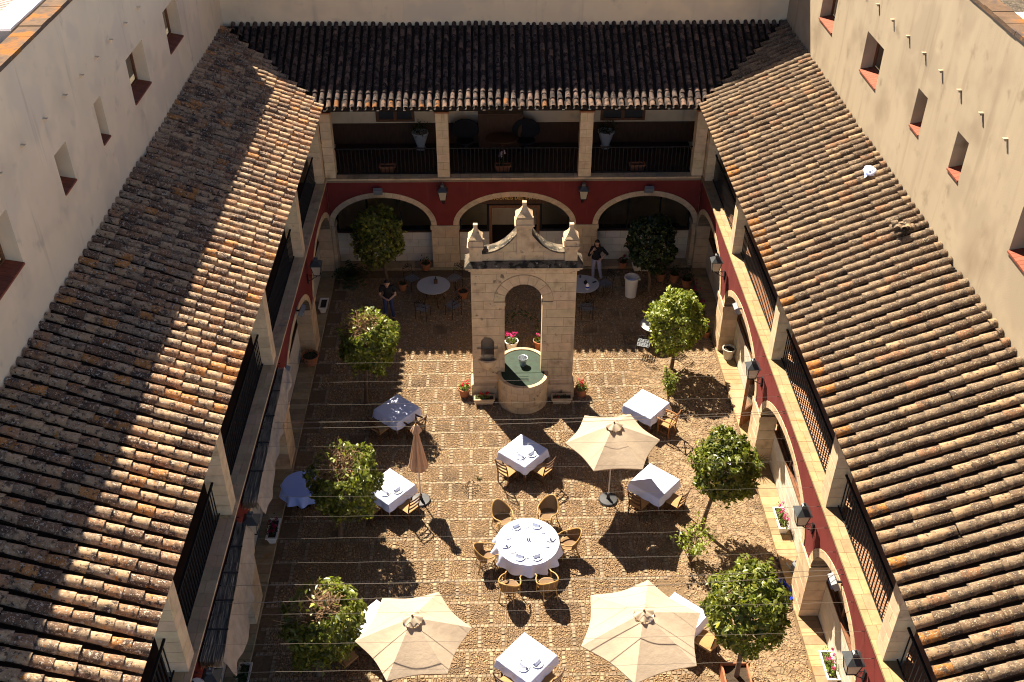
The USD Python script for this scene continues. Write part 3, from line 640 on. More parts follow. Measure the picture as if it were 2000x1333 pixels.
# ------------------------------------------------------------------ the well in the middle of the court
WY0, WY1 = -7.72, -7.22
wl = thing('stone_well', 'carved sandstone well arch with three finials over a round wellhead', 'well', (6.96, -7.5, 0))
WT = F_back(WY0); D = WY0 - WY1
wreg = sbox(5.39, .55, 8.54, 4.80); cx = 6.965
hole = arch_open(cx, .565, 0, 3.72, .60); ringo = arch_open(cx, .565 + .33, 3.72, 3.72, .93)
niche = arch_open(5.86, .20, 1.72, 2.18, .20)
body = wreg.difference(hole).difference(niche)
core = MB().poly(body.buffer(-.006), WT, D + .012, -.010).poly(arch_open(5.86, .22, 1.7, 2.18, .22), WT, D + .02, -.30).build('arch_body', 'mortar', wl, world=True)
blocks(body.difference(ringo), WT, D, 0, .318, .78, core, 'well_stone', gap=.010, v0=.55, amt=.07)
ringp = ringo.difference(hole)
for k in range(9):
    t0, t1 = PI * k / 9, PI * (k + 1) / 9
    w = Polygon([(cx, 3.72)] + [(cx + 3 * math.cos(t), 3.72 + 3 * math.sin(t)) for t in np.linspace(t0, t1, 3)])
    MB().poly(w.intersection(ringp).buffer(-.005), WT, D, .018, jit(.06)).build('voussoir', 'well_stone', core, world=True)
for s in (-1, 1):
    xx = cx + s * .72; MB().poly(sbox(xx - .17, 3.58, xx + .17, 3.70), WT, D, .045, jit(.05)).build('impost', 'well_stone', core, world=True)
    px0, px1 = (5.33, 6.40) if s < 0 else (7.53, 8.60)
    m = MB(); m.poly(sbox(px0, 0, px1, .53), WT, D - .05, .05, jit(.05)); m.poly(sbox(px0 + .02, .53, px1 - .02, .56), WT, D - .03, .03)
    m.build('plinth', 'well_stone', core, world=True)
m = MB()
m.poly(sbox(5.33, 4.80, 8.60, 4.90), WT, D - .05, .05); m.poly(sbox(5.25, 4.90, 8.68, 4.97), WT, D - .13, .13)
cor = m.build('cornice', 'well_stone', wl, world=True)
mk('mossy_stone', (0.16, 0.125, 0.085), 0.95, 0.5, 6, 0.6, 30, 0.015, spots=[((0.03, 0.026, 0.02), 4, 0.42, 0.6), ((0.42, 0.33, 0.22), 9, 0.62, 0.72)])
tp = MB(); z0, z1 = 4.97, 5.10
a_ = [(5.22, WY0 - .16), (8.71, WY0 - .16), (8.71, WY1 + .16), (5.22, WY1 + .16)]; b_ = [(5.35, WY0 - .0), (8.58, WY0 - .0), (8.58, WY1), (5.35, WY1)]
v = np.array([[x, y, z0] for x, y in a_] + [[x, y, z1] for x, y in b_])
tp.add((v, np.array([[i, (i + 1) % 4, 4 + (i + 1) % 4] for i in range(4)] + [[i, 4 + (i + 1) % 4, 4 + i] for i in range(4)] + [[4, 5, 6], [4, 6, 7], [0, 2, 1], [0, 3, 2]])))
tp.build('weathering', 'mossy_stone', wl, world=True)
PF = F_back(WY0 + .08); PD = -.36
def swoop(x0, x1): # from the middle pedestal (x0) out to the side one (x1)
    t = np.linspace(0, 1, 14); x = x0 + (x1 - x0) * t; z = 5.34 + .62 * (1 - t) ** 2.3
    return x, z
par = [(5.72, 5.09)]
xl, zl_ = swoop(6.74, 5.72); xr, zr_ = swoop(7.20, 8.16)
pg = Polygon([(5.72, 5.09)] + list(zip(xl[::-1], zl_[::-1])) + list(zip(xr, zr_)) + [(8.16, 5.09)])
pc = MB().poly(pg.buffer(-.008), PF, PD + .01, -.008).build('parapet', 'mortar', wl, world=True)
blocks(pg, PF, PD, 0, .30, .62, pc, 'well_stone', gap=.009, v0=5.09, amt=.08)
for (xs, zs_) in ((xl, zl_), (xr, zr_)):
    m = MB(); g0 = np.stack([np.c_[xs, np.full(14, WY0 + .08 - y_), zs_ + dz] for y_, dz in ((.035, .0), (.035, .055), (PD - .035, .055), (PD - .035, 0))], 1)
    m.grid(g0, False, closed=True, flip=bool(xs[-1] > xs[0])); m.build('swoop_coping', 'mossy_stone', wl, world=True)
def finial(x, zb, zc, w, name):
    y = (WY0 + WY1) / 2 - .01; d = .42
    ped = MB().box((x, y, (zb + zc) / 2), (w, d, zc - zb)).build('pedestal', 'well_stone', wl, world=True)
    m = MB(); m.box((x, y, zc + .03), (w + .06, d + .06, .06)); m.box((x, y, zc + .085), (w + .13, d + .12, .05)); m.box((x, y, zc + .20), (w + .07, d + .06, .18)); m.box((x, y, zc + .315), (w + .02, d + .0, .05))
    n = 7; t = np.linspace(0, 1, n); rr = (w * .5 - .02) * (1 - t) ** 1.9 + .045; g = np.stack([np.c_[x + sx * rr, y + sy * rr * d / w, zc + .335 + .33 * t] for sx, sy in ((-1, -1), (1, -1), (1, 1), (-1, 1))], 1)
    m.grid(g, False, closed=True, flip=True); m.box((x, y, zc + .69), (.125, .125, .10)); m.build('finial', 'well_stone', ped, world=True)
finial(5.555, 5.09, 5.50, .37, 'l'); finial(8.345, 5.09, 5.50, .37, 'r'); finial(6.97, 5.3, 6.22, .44, 'c')
# bowl under the niche
m = MB(); th = np.linspace(PI, 2 * PI, 17); P = []
for r, z in ((.02, 1.16), (.12, 1.20), (.22, 1.30), (.285, 1.45), (.29, 1.60), (.225, 1.60), (.21, 1.45)): P.append(np.c_[5.86 + r * np.cos(th), WY0 + .01 + r * .95 * np.sin(th), np.full(17, z)])
m.grid(P, 40); m.box((5.66 - .06, WY0 - .02, 1.82), (.12, .16, .36)); m.box((6.06 + .06, WY0 - .02, 1.82), (.12, .16, .36)); m.build('spout_bowl', 'well_stone', wl, world=True)
# round wellhead, front and back of the arch
wh = MB()
st = LineString([(6.96, -7.80), (6.96, -7.25)]).buffer(.80, 24); inn = LineString([(6.96, -7.80), (6.96, -7.25)]).buffer(.68, 24)
wh.poly(st.difference(inn).buffer(-.012), np.eye(4), 0, 1.03); whc = wh.build('wellhead', 'mortar', wl, world=True)
for c_ in range(4):
    n = 18
    for k in range(n):
        t0 = 2 * PI * (k + .5 * (c_ % 2)) / n; w = Polygon([(6.96, -7.52)] + [(6.96 + 3 * math.cos(t), -7.52 + 3 * math.sin(t)) for t in np.linspace(t0, t0 + 2 * PI / n, 4)])
        pgx = w.intersection(st.difference(inn)).buffer(-.005)
        if pgx.area > .002: MB().poly(pgx, np.eye(4), c_ * .262 + .004, c_ * .262 + .258 + (0 if c_ < 3 else .02), jit(.08)).build('stone_block', 'well_stone', whc, world=True)
cv = MB(); lid = inn.buffer(-.01)
cv.poly(lid.intersection(sbox(5, -7.78, 9, -6)), np.eye(4), .97, 1.035); cv.poly(lid.intersection(sbox(5, -9, 9, -7.80)), np.eye(4), .97, 1.035)
for k in range(4): cv.box((6.98, -7.98 - .07 * k, 1.04), (.30, .022, .012))
cv.build('well_cover', 'green_paint', wl, world=True)
t = thing('bucket', 'galvanised bucket standing on the green well cover', 'bucket', (6.97, -7.36, 1.036))
MB().lathe([(.10, 0), (.145, .27), (.155, .275), (.155, .285), (.14, .28), (.095, .012), (0, .012)], seg=22).lathe([(0, .0), (.1, 0)], seg=22).build('pail', 'zinc', t)
a = np.linspace(0, PI, 14); MB().tube(np.c_[.155 * np.cos(a), .10 * np.sin(a) + .03, .26 - .06 * np.sin(a)], .006, 5).build('handle', 'steel', t)

# ------------------------------------------------------------------ plants
def leaves(mb, pts, nrm, size, tint_fn, spread=0.9):
    n = len(pts); d = rng.normal(0, spread, (n, 3)) + nrm; d /= np.linalg.norm(d, axis=1, keepdims=True)
    ax = np.cross(d, rng.normal(0, 1, (n, 3))); ax[:, 2] -= .45; ax -= d * (ax * d).sum(1, keepdims=True); ax /= np.linalg.norm(ax, axis=1, keepdims=True)
    sd = np.cross(d, ax); L = size * rng.uniform(.7, 1.25, (n, 1)); W = L * rng.uniform(.42, .55, (n, 1)); cup = L * .10
    base, tip = pts - ax * L / 2, pts + ax * L / 2 - d * cup * .8
    l, r = pts - sd * W / 2 + d * cup - ax * L * .06, pts + sd * W / 2 + d * cup - ax * L * .06
    mid = pts + ax * L * .0
    v = np.stack([base, l, tip, r, mid], 1).reshape(-1, 3); k = np.arange(n)[:, None, None] * 5
    f = (k + np.array([[0, 1, 4], [1, 2, 4], [0, 4, 3], [4, 2, 3]])[None]).reshape(-1, 3)
    nn = np.repeat(d, 5, 0); nn[1::5] += -sd * .4; nn[3::5] += sd * .4; nn /= np.linalg.norm(nn, axis=1, keepdims=True)
    t = np.repeat(tint_fn(n), 5, 0)
    mb.v.append(v); mb.f.append(f + mb.k); mb.n.append(nn); mb.t.append(t); mb.k += len(v)
def orange_tree(base, crown, r, label, bare=0.0, mat='leaf', n=3900, squash=1.2, seed=0, bright=1.0, planter=None):
    global rng
    keep, rng = rng, np.random.default_rng(900 + seed)
    bx, by = base; c = np.array(crown) - [bx, by, 0]
    t = thing('orange_tree', label, 'tree', (bx, by, 0), group='orange trees of the courtyard')
    tk = MB(); mid = np.array([c[0] * .35 + rng.normal(0, .03), c[1] * .35, c[2] * .45])
    tk.tube([(0, 0, 0), mid * .5 + [rng.normal(0, .02), 0, 0], mid, c * .8, c + [0, 0, -.1]], [.075, .062, .055, .05, .03], 9)
    tk.build('trunk', 'bark', t)
    br = MB()
    dirs = rng.normal(0, 1, (26, 3)); dirs[:, 2] = np.abs(dirs[:, 2]) * .8 - .1; dirs /= np.linalg.norm(dirs, axis=1, keepdims=True)
    for d in dirs:
        s = c * .82; e = c + d * r * rng.uniform(.6, .86); m_ = (s + e) / 2 + rng.normal(0, .06, 3) + [0, 0, .05]
        br.tube([s, m_, e], [.024, .016, .007], 5)
    br.build('branches', 'bark', t)
    # leaf positions: lumpy shell, thinner inside, with gaps
    P, Nn = [], []
    bd = np.array([-.25, .05, 1.0]); bd /= np.linalg.norm(bd)
    if bare > .2: n = int(n * .9)
    while len(P) < n:
        d = rng.normal(0, 1, 3); d /= np.linalg.norm(d)
        lump = meshkit.noise((d * 2.6 + seed * 3.1)[None], 3)[0]; fine = meshkit.noise((d * 6.5 + seed)[None], 5)[0]
        if fine < .36 and rng.uniform() < .9: continue
        rr = r * (.66 + .52 * lump + .26 * (fine - .5))
        u = rr * (1 - abs(rng.normal(0, .13)))
        if bare and d @ bd > 1 - bare * (0.6 + .8 * lump) and rng.uniform() < .93: continue
        if d[2] < -.72 and rng.uniform() < .75: continue
        p = d * u; p[2] *= squash
        if d[2] < -.2: p[2] *= 1.0 + .25 * rng.uniform()
        P.append(c + p); Nn.append(d + [0, 0, .35])
    lm = MB()
    def tf(k):
        b = rng.uniform(.55, 1.4, (k, 1)) * np.ones((k, 3)) * bright; y = rng.uniform(0, 1, k)
        b[y > .86] *= [1.5, 1.35, .9]; b[y < .12] *= [.55, .65, .7]; b *= [1.08, 1.0, .95]; return b
    leaves(lm, np.array(P), np.array(Nn), .16, tf); lm.build('crown', mat, t, kind='stuff')
    if bare:
        tw = MB()
        for _ in range(int(420 * bare / .35)):
            d = rng.normal(0, 1, 3) * .75 + bd; d /= np.linalg.norm(d)
            if d @ bd < 1 - bare * 1.35: continue
            s = c + d * r * rng.uniform(.45, .8) + rng.normal(0, .05, 3); e = s + (rng.normal(0, 1, 3) + d * .7) * .13
            tw.tube([s, (s + e) / 2 + rng.normal(0, .02, 3), e], [.009, .007, .004], 3, smooth=False)
        tw.build('twigs', 'twig', t, kind='stuff')
        ds = MB(); k = int(150 * bare / .35); dd = rng.normal(0, .8, (k, 3)) + bd; dd /= np.linalg.norm(dd, axis=1, keepdims=True); dd = dd[(dd @ bd) > 1 - bare * 1.3]
        leaves(ds, c + dd * r * rng.uniform(.6, .9, (len(dd), 1)), dd, .085, lambda q: np.array([.62, .42, .22]) * rng.uniform(.6, 1.6, (q, 1))); ds.build('dry_leaves', 'twig', t, kind='stuff')
    rng = keep
orange_tree((2.17, -1.12), (1.92, -1.12, 2.15), .98, 'bushy orange tree in the back left corner, only its top catching sun', .10, seed=1)
orange_tree((1.96, -8.0), (2.22, -8.0, 2.55), .95, 'orange tree with a bare twiggy top beside the speckled square table', .42, seed=2)
orange_tree((1.78, -13.75), (2.08, -13.71, 2.15), .98, 'orange tree with bare twigs beside the folded parasol', .42, seed=3)
orange_tree((1.80, -18.15), (2.08, -18.15, 1.98), .95, 'orange tree with a dry brown top beside the lower left parasol', .46, seed=4)
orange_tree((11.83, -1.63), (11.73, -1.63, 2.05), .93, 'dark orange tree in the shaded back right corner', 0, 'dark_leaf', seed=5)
orange_tree((11.97, -6.3), (11.95, -6.3, 2.0), .95, 'bright yellow green orange tree over the iron garden chairs', .06, seed=6, bright=1.35)
orange_tree((11.75, -13.6), (12.10, -13.6, 2.40), .88, 'dense dark green orange tree left of the pink geranium planter', 0, seed=7, bright=.9)
orange_tree((11.70, -18.55), (11.66, -18.45, 2.62), .95, 'orange tree growing from a square red planter box, lower right', .05, seed=8)
t = thing('planter_box', 'square red clay planter box at the foot of the lower right orange tree', 'planter', (11.70, -18.55, 0))
m = MB()
for (c_, s_) in (((-.30, 0), (.04, .64)), ((.30, 0), (.04, .64)), ((0, -.30), (.56, .04)), ((0, .30), (.56, .04))): m.box((*c_, .19), (*s_, .38))
m.build('sides', 'terracotta', t); MB().box((0, 0, .15), (.55, .55, .28)).build('soil', 'soil', t)
def shrub(loc, label, n, h, sp, bright=1.0, seed=0):
    t = thing('leafy_shrub', label, 'shrub', loc); sm, lm = MB(), MB(); P = []
    r = np.random.default_rng(400 + seed)
    for k in range(16):
        a = r.uniform(0, 2 * PI); e = np.array([math.cos(a) * sp * r.uniform(.3, 1), math.sin(a) * sp * r.uniform(.3, 1), h * r.uniform(.6, 1.05)])
        m_ = e * .5 + [0, 0, .12]; sm.tube([(0, 0, 0), m_, e], [.014, .010, .004], 4)
        for q in r.uniform(.3, 1.0, int(n / 16)): P.append((m_ + (e - m_) * (q - .5) * 2 if q > .5 else m_ * q * 2) + r.normal(0, .055, 3))
    P = np.array(P); sm.build('stems', 'bark', t); leaves(lm, P, P / np.linalg.norm(P, axis=1, keepdims=True), .12, lambda k: rng.uniform(.6, 1.6, (k, 1)) * np.array([1.2, 1.15, .9]) * bright); lm.build('foliage', 'leaf', t)
shrub((11.62, -8.0, 0), 'slim leafy shrub between the white table and the bright orange tree', 420, 1.25, .34, seed=1)
shrub((11.25, -14.75, 0), 'sprawling open shrub below the dense orange tree', 420, 1.25, .72, 1.1, seed=2)

def pot(loc, label, r, h, mat='terracotta', rim=True, name='flower_pot', plant=None, cat='pot', group=None, seed=0):
    t = thing(name, label, cat, loc, group=group)
    MB().lathe([(0, 0), (r * .68, 0), (r * .95, h * .86), (r * 1.06, h * .86), (r * 1.06, h), (r * .93, h), (r * .88, h * .82), (0, h * .82)], seg=20).build('vessel', mat, t)
    MB().lathe([(0, h * .84), (r * .89, h * .84)], seg=16).build('soil', 'soil', t)
    if plant: flowers(t, (0, 0, h * .84), r * 1.1, r * 1.1, plant, seed)
    return t
def flowers(t, o, sx, sy, spec, seed=0):
    kind, nl, nf, col, hh = spec; r = np.random.default_rng(seed + 60)
    P = r.normal(0, .5, (nl, 3)) * [sx * .85, sy * .85, hh * .5]; P[:, 2] = np.abs(P[:, 2]) + .04; lm = MB()
    leaves(lm, P + o, np.c_[P[:, :2] / max(sx, .1), np.full(nl, .8)], .085 if kind != 'palm' else .3, lambda k: rng.uniform(.7, 1.5, (k, 1)) * np.array([.9, 1.0, .9])); lm.build('foliage', 'leaf' if kind != 'dark' else 'dark_leaf', t)
    if nf:
        fm = MB(); c = r.normal(0, .45, (nf, 3)) * [sx * .8, sy * .8, hh * .35]; c[:, 2] = np.abs(c[:, 2]) + hh * .62
        for q in c:
            k = 14; d = r.normal(0, 1, (k, 3)); d /= np.linalg.norm(d, axis=1, keepdims=True)
            leaves(fm, q + o + d * .035, d, .055, lambda k_: np.array(col) * rng.uniform(.7, 1.25, (k_, 1)), .3)
        fm.build('blossoms', 'petal', t)
RED, PINK, WHITE = (1.05, .35, .22), (1.1, 1.6, 1.5), (1.3, 24, 5)
pot((5.10, -7.62, 0), 'terracotta pot of red geraniums left of the well', .20, .34, plant=('g', 130, 8, RED, .34), seed=1)
pot((8.86, -7.66, 0), 'terracotta pot of red geraniums right of the well', .20, .32, plant=('g', 160, 10, RED, .36), seed=2)
pot((6.66, -5.15, 0), 'white basket pot of pink flowers behind the well seen through the arch', .22, .38, 'china', plant=('g', 90, 12, PINK, .42), seed=3)
pot((7.60, -5.10, 0), 'terracotta pot of pink flowers half hidden behind the right side of the well', .2, .36, plant=('g', 60, 8, PINK, .4), seed=4)
pot((13.42, -4.52, 0), 'orange clay pot of pink and white flowers against the right arcade pillar', .16, .28, plant=('g', 90, 5, PINK, .4), seed=5)
pot((13.92, -5.55 - .35, .12), 'whitewashed empty pot in the recess beside the open door', .21, .42, 'pale_stone')
pot((-.05, -5.95, .12), 'wide terracotta pot in the shade of the left arcade', .28, .34, plant=('dark', 60, 0, RED, .25), seed=6)
pot((3.50, -.12, 0.12), 'terracotta pot with a dark cactus against the back wall left of the middle arch', .2, .3, plant=('dark', 40, 0, RED, .6), seed=7)
pot((11.0, -.10, .12), 'small pot of dark red foliage on the back step beside the woman', .17, .26, plant=('dark', 90, 3, (.5, .3, .3), .35), seed=8)
for k, (x, y, s_) in enumerate(((12.35, -.85, .19), (12.85, -.92, .19), (13.25, -1.3, .2), (13.3, -2.6, .2), (13.35, -3.5, .19))):
    pot((x, y, 0), ['terracotta pot of dark leaves, left one of the row in the back right corner', 'terracotta pot of dark leaves, middle one of the row in the back right corner', 'terracotta pot with a bush at the right end of the corner row',
                    'terracotta pot of dark red flowers in the shade by the right arcade', 'terracotta pot of dark foliage between the shaded red flowers and the pillar'][k], s_, .34, plant=('dark', 150, 6 if k > 2 else 0, (.5, .35, .5), .75), seed=10 + k)
pot((2.7, -1.35, 0), 'terracotta pot behind the man in the back left corner', .17, .3, plant=('dark', 40, 0, RED, .2), seed=20)
pot((4.95, -1.9, 0), 'terracotta pot in the shade beside the left round grey table', .2, .3, plant=('dark', 20, 0, RED, .15), seed=21)
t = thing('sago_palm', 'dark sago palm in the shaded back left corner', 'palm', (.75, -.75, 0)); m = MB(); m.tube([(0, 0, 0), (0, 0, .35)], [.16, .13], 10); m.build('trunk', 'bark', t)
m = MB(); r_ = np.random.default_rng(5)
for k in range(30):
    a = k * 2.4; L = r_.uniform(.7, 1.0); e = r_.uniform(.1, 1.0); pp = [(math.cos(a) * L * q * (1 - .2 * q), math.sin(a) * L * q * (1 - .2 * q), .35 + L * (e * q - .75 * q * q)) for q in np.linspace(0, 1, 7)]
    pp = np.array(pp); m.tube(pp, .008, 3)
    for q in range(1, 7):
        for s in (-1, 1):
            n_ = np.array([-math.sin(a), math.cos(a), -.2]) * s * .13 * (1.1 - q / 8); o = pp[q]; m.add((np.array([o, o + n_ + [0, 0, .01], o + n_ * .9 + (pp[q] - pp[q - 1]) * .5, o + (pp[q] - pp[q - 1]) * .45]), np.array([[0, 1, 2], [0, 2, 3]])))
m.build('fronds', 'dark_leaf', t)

def trough(loc, rot, L, label, mat, plant, seed=0, w=.26, h=.26):
    t = thing('planter_trough', label, 'planter', loc, rot); m = MB()
    def ring(z, e): return np.array([[-L / 2 - e, -w / 2 - e, z], [L / 2 + e, -w / 2 - e, z], [L / 2 + e, w / 2 + e, z], [-L / 2 - e, w / 2 + e, z]])
    m.grid([ring(0, -.05), ring(h * .85, 0), ring(h * .85, .025), ring(h, .025), ring(h, -.02), ring(h - .05, -.025)], False, closed=True, flip=True)
    m.add((ring(0, -.05), np.array([[0, 2, 1], [0, 3, 2]]))); m.build('trough', mat, t)
    MB().add((ring(h - .05, -.02), np.array([[0, 1, 2], [0, 2, 3]]))).build('soil', 'soil', t)
    if plant: flowers(t, (0, 0, h - .05), L * .5, w * .55, plant, seed)
trough((5.74, -8.02, 0), 0, .62, 'stone trough with red geraniums left of the wellhead', 'stone', ('g', 70, 5, RED, .3), 1)
trough((8.20, -8.02, 0), 0, .62, 'bare stone trough of dark soil right of the wellhead', 'stone', ('dark', 25, 1, RED, .12), 2)
trough((13.92, -13.55, .12), PI / 2, .78, 'white trough of bright pink geraniums below the right arcade window', 'white_plastic', ('g', 170, 11, PINK, .4), 3)
trough((13.95, -18.35, .12), PI / 2, .78, 'white trough of pink and yellow flowers at the lower right edge', 'white_plastic', ('g', 190, 7, PINK, .36), 4)
trough((.02, -13.7, .12), PI / 2, .72, 'white trough of dark pink flowers in the left arcade shade', 'white_plastic', ('dark', 120, 12, (.55, .6, .6), .3), 5)
trough((-.02, -2.75, .12), PI / 2, .62, 'white trough of bare soil near the back of the left arcade', 'white_plastic', None, 6)
trough((.1, -18.4, .12), PI / 2, .70, 'dark planted trough near the bottom of the left arcade', 'pale_stone', ('dark', 160, 0, RED, .35), 7)
trough((11.75, -.32, .12), 0, .8, 'long pale trough at the foot of the back right orange tree', 'white_plastic', ('dark', 30, 0, RED, .2), 8)
for k, (x, lab, pl) in enumerate(((2.23, 'terracotta trough on the floor of the back gallery, left bay', None), (6.45, 'terracotta trough of white flowers in the middle bay of the back gallery', ('dark', 60, 9, WHITE, .55)), (11.39, 'terracotta trough on the floor of the back gallery, right bay', None))):
    trough((x, .85, 3.74), 0, .55, lab, 'terracotta', pl, 30 + k)
for x, lab in ((3.35, 'white urn with dark leaves behind the left column of the back gallery'), (10.40, 'white urn with dark leaves behind the right column of the back gallery')):
    t = thing('urn', lab, 'urn', (x, 2.75, 3.74)); MB().lathe([(0, 0), (.17, 0), (.19, .06), (.14, .12), (.2, .3), (.29, .62), (.32, .64), (.32, .70), (.27, .70), (.25, .6), (0, .6)], seg=22).build('vase', 'table_grey', t)
    flowers(t, (0, 0, .62), .45, .45, ('dark', 200, 0, RED, .9), 40)
t = thing('arched_plant', 'arching dark glossy plant behind the well, seen through its arch', 'plant', (7.0, -4.35, 0)); m = MB(); lm = MB(); q = np.linspace(0, PI, 24); arc = np.c_[.62 * np.cos(q), np.zeros(24), .25 + .72 * np.sin(q)]
m.tube(np.vstack([[.62, 0, 0], arc, [-.62, 0, 0]]), .014, 5).build('stem', 'bark', t); P_ = arc[rng.integers(0, 24, 170)] + rng.normal(0, .07, (170, 3)); leaves(lm, P_, rng.normal(0, .6, (170, 3)) + [0, -.3, .8], .10, lambda k: rng.uniform(.7, 1.5, (k, 1)) * np.ones(3)); lm.build('foliage', 'dark_leaf', t)
t = thing('fallen_leaves', 'dry fallen leaves scattered over the paving below the trees', 'leaves', (6.8, -10, 0), kind='stuff'); lm = MB(); tr = np.array([(2.0, -8.2), (1.9, -13.7), (1.9, -18.2), (11.9, -6.4), (12, -13.6), (11.7, -18.4), (6.9, -11)]); P_ = tr[rng.integers(0, 7, 520)] + rng.normal(0, 1.0, (520, 2)); P_ = P_[(P_[:, 0] > .4) & (P_[:, 0] < 13.4) & (P_[:, 1] > -22)]
leaves(lm, np.c_[P_ - [6.8, -10], rng.uniform(.022, .04, len(P_))], np.tile([0, 0, 3.0], (len(P_), 1)), .075, lambda k: rng.uniform(.5, 1.5, (k, 1)) * np.array([1.1, .9, .7]), .5); lm.build('leaf_litter', 'twig', t)
t = thing('grass_tuft', 'small green tuft of grass between the paving stones', 'grass', (5.6, -11.5, 0)); m = MB()
for k in range(60):
    a, L = rng.uniform(0, 2 * PI), rng.uniform(.06, .14); o = np.array([rng.normal(0, .05), rng.normal(0, .03), 0]); e = o + [math.cos(a) * L * .6, math.sin(a) * L * .6, L]
    m.add((np.array([o - [.006, 0, 0], o + [.006, 0, 0], e]), np.array([[0, 1, 2]])))
m.build('blades', 'grass_blade', t)

# ------------------------------------------------------------------ parasols
def parasol(loc, rot, label, R=1.42, ze=2.24, zt=2.84):
    t = thing('parasol', label, 'parasol', (*loc, 0), rot, group='open cream parasols')
    n = 6; rad = np.linspace(.16, 1, 9); P = []
    for k in range(n * 8):
        a = 2 * PI * k / (n * 8); fr_ = abs(((k % 8) / 8) - .0); ph = (k % 8) / 8; s_ = math.sin(ph * PI)
        edge = math.cos(PI / n) / math.cos((ph - .5) * 2 * PI / n) * (1 - .075 * s_)
        P.append([(math.cos(a) * R * q * (edge * q + (1 - q) * 1.0), math.sin(a) * R * q * (edge * q + (1 - q)), zt + (ze - zt) * (q ** 1.12) - .075 * s_ * q * (1.15 - q) * 2 + .006 * math.sin(17 * a + 9 * q) * q * (1 - q)) for q in rad])
    P = np.array(P).transpose(1, 0, 2)
    top = MB(); 
    for k in range(n):
        idx = [(8 * k + j) % (n * 8) for j in range(9)]
        MB().grid(P[:, idx], True, flip=False).build('panel', 'parasol_cloth', t)
    hem = MB(); e = P[-1]; hem.grid(np.stack([e, e * [.995, .995, 1] - [0, 0, .035]]), True, closed=True); hem.build('hem', 'parasol_cloth', t)
    cap = []; m = MB()
    for q in np.linspace(0.06, 1, 6): cap.append([(math.cos(a) * .22 * q * (1 + .10 * math.cos(6 * a) * q), math.sin(a) * .22 * q * (1 + .10 * math.cos(6 * a) * q), zt + .07 - .10 * q ** 1.5 + .022 * math.sin(6 * a + 1) * q) for a in np.linspace(0, 2 * PI, 37)[:-1]])
    m.grid(cap, True, closed=True); m.build('vent_cap', 'parasol_cloth', t)
    MB().lathe([(0, zt + .12), (.018, zt + .11), (.028, zt + .09), (.018, zt + .06), (0.0, zt + .06)], seg=10).build('finial', 'amber_wood', t)
    MB().tube([(0, 0, .05), (0, 0, zt + .06)], .02, 10).build('pole', 'parasol_pole', t)
    for k in range(n):
        a = 2 * PI * k / n; rb = MB().bar((math.cos(a) * .05, math.sin(a) * .05, zt - .03), (math.cos(a) * R * .98, math.sin(a) * R * .98, ze - .01), .014, .014).build('rib', 'parasol_pole', t)
        MB().bar((math.cos(a) * .05, math.sin(a) * .05, zt - .52), (math.cos(a) * R * .5, math.sin(a) * R * .5, (ze + zt) / 2 - .03), .012, .012).build('strut', 'parasol_pole', t)
    MB().lathe([(0, 0), (.27, 0), (.275, .05), (.25, .075), (.06, .085), (.045, .12), (.04, .30), (.0, .30)], seg=28).build('base', 'black_plastic', t)
    MB().lathe([(.03, zt - .58), (.05, zt - .56), (.05, zt - .48), (.03, zt - .46)], seg=12).build('runner', 'parasol_pole', t)
parasol((9.27, -12.42), 0.03, 'open cream hexagonal parasol between the two white tables right of centre', 1.30)
parasol((4.22, -18.75), 0.12, 'open cream hexagonal parasol at the lower left, beside the dry topped tree', 1.30, 2.24, 2.8)
parasol((9.30, -18.70), 0.30, 'open cream hexagonal parasol at the lower right, over a white table corner', 1.45, 2.24, 2.8)
t = thing('folded_parasol', 'closed tan parasol on a round black base', 'parasol', (3.94, -12.35, 0)); m = MB(); P = []
for z, r_ in ((1.30, .235), (1.45, .22), (1.8, .165), (2.2, .105), (2.5, .062), (2.62, .05)):
    P.append([(math.cos(a) * r_ * (1 + .20 * math.cos(8 * a)), math.sin(a) * r_ * (1 + .20 * math.cos(8 * a)), z + (.06 * math.cos(8 * a) if z < 1.4 else 0)) for a in np.linspace(0, 2 * PI, 65)[:-1]])
m.grid(P[::-1], True, closed=True); m.build('canopy', 'parasol_cloth_pink', t)
m = MB(); m.grid([[(math.cos(a) * r_ * (1 + .15 * math.cos(6 * a)), math.sin(a) * r_ * (1 + .15 * math.cos(6 * a)), z) for a in np.linspace(0, 2 * PI, 37)[:-1]] for r_, z in ((.02, 2.86), (.07, 2.82), (.13, 2.68), (.135, 2.62))], True, closed=True); m.build('vent_cap', 'parasol_cloth_pink', t)
MB().lathe([(0, 2.93), (.02, 2.91), (.03, 2.88), (.015, 2.84), (0, 2.84)], seg=10).build('finial', 'amber_wood', t)
MB().tube([(0, 0, .05), (0, 0, 2.7)], .02, 10).build('pole', 'parasol_pole', t)
MB().lathe([(0, 0), (.27, 0), (.275, .05), (.25, .075), (.06, .085), (.045, .12), (.04, .30), (.0, .30)], seg=28).build('base', 'black_plastic', t)
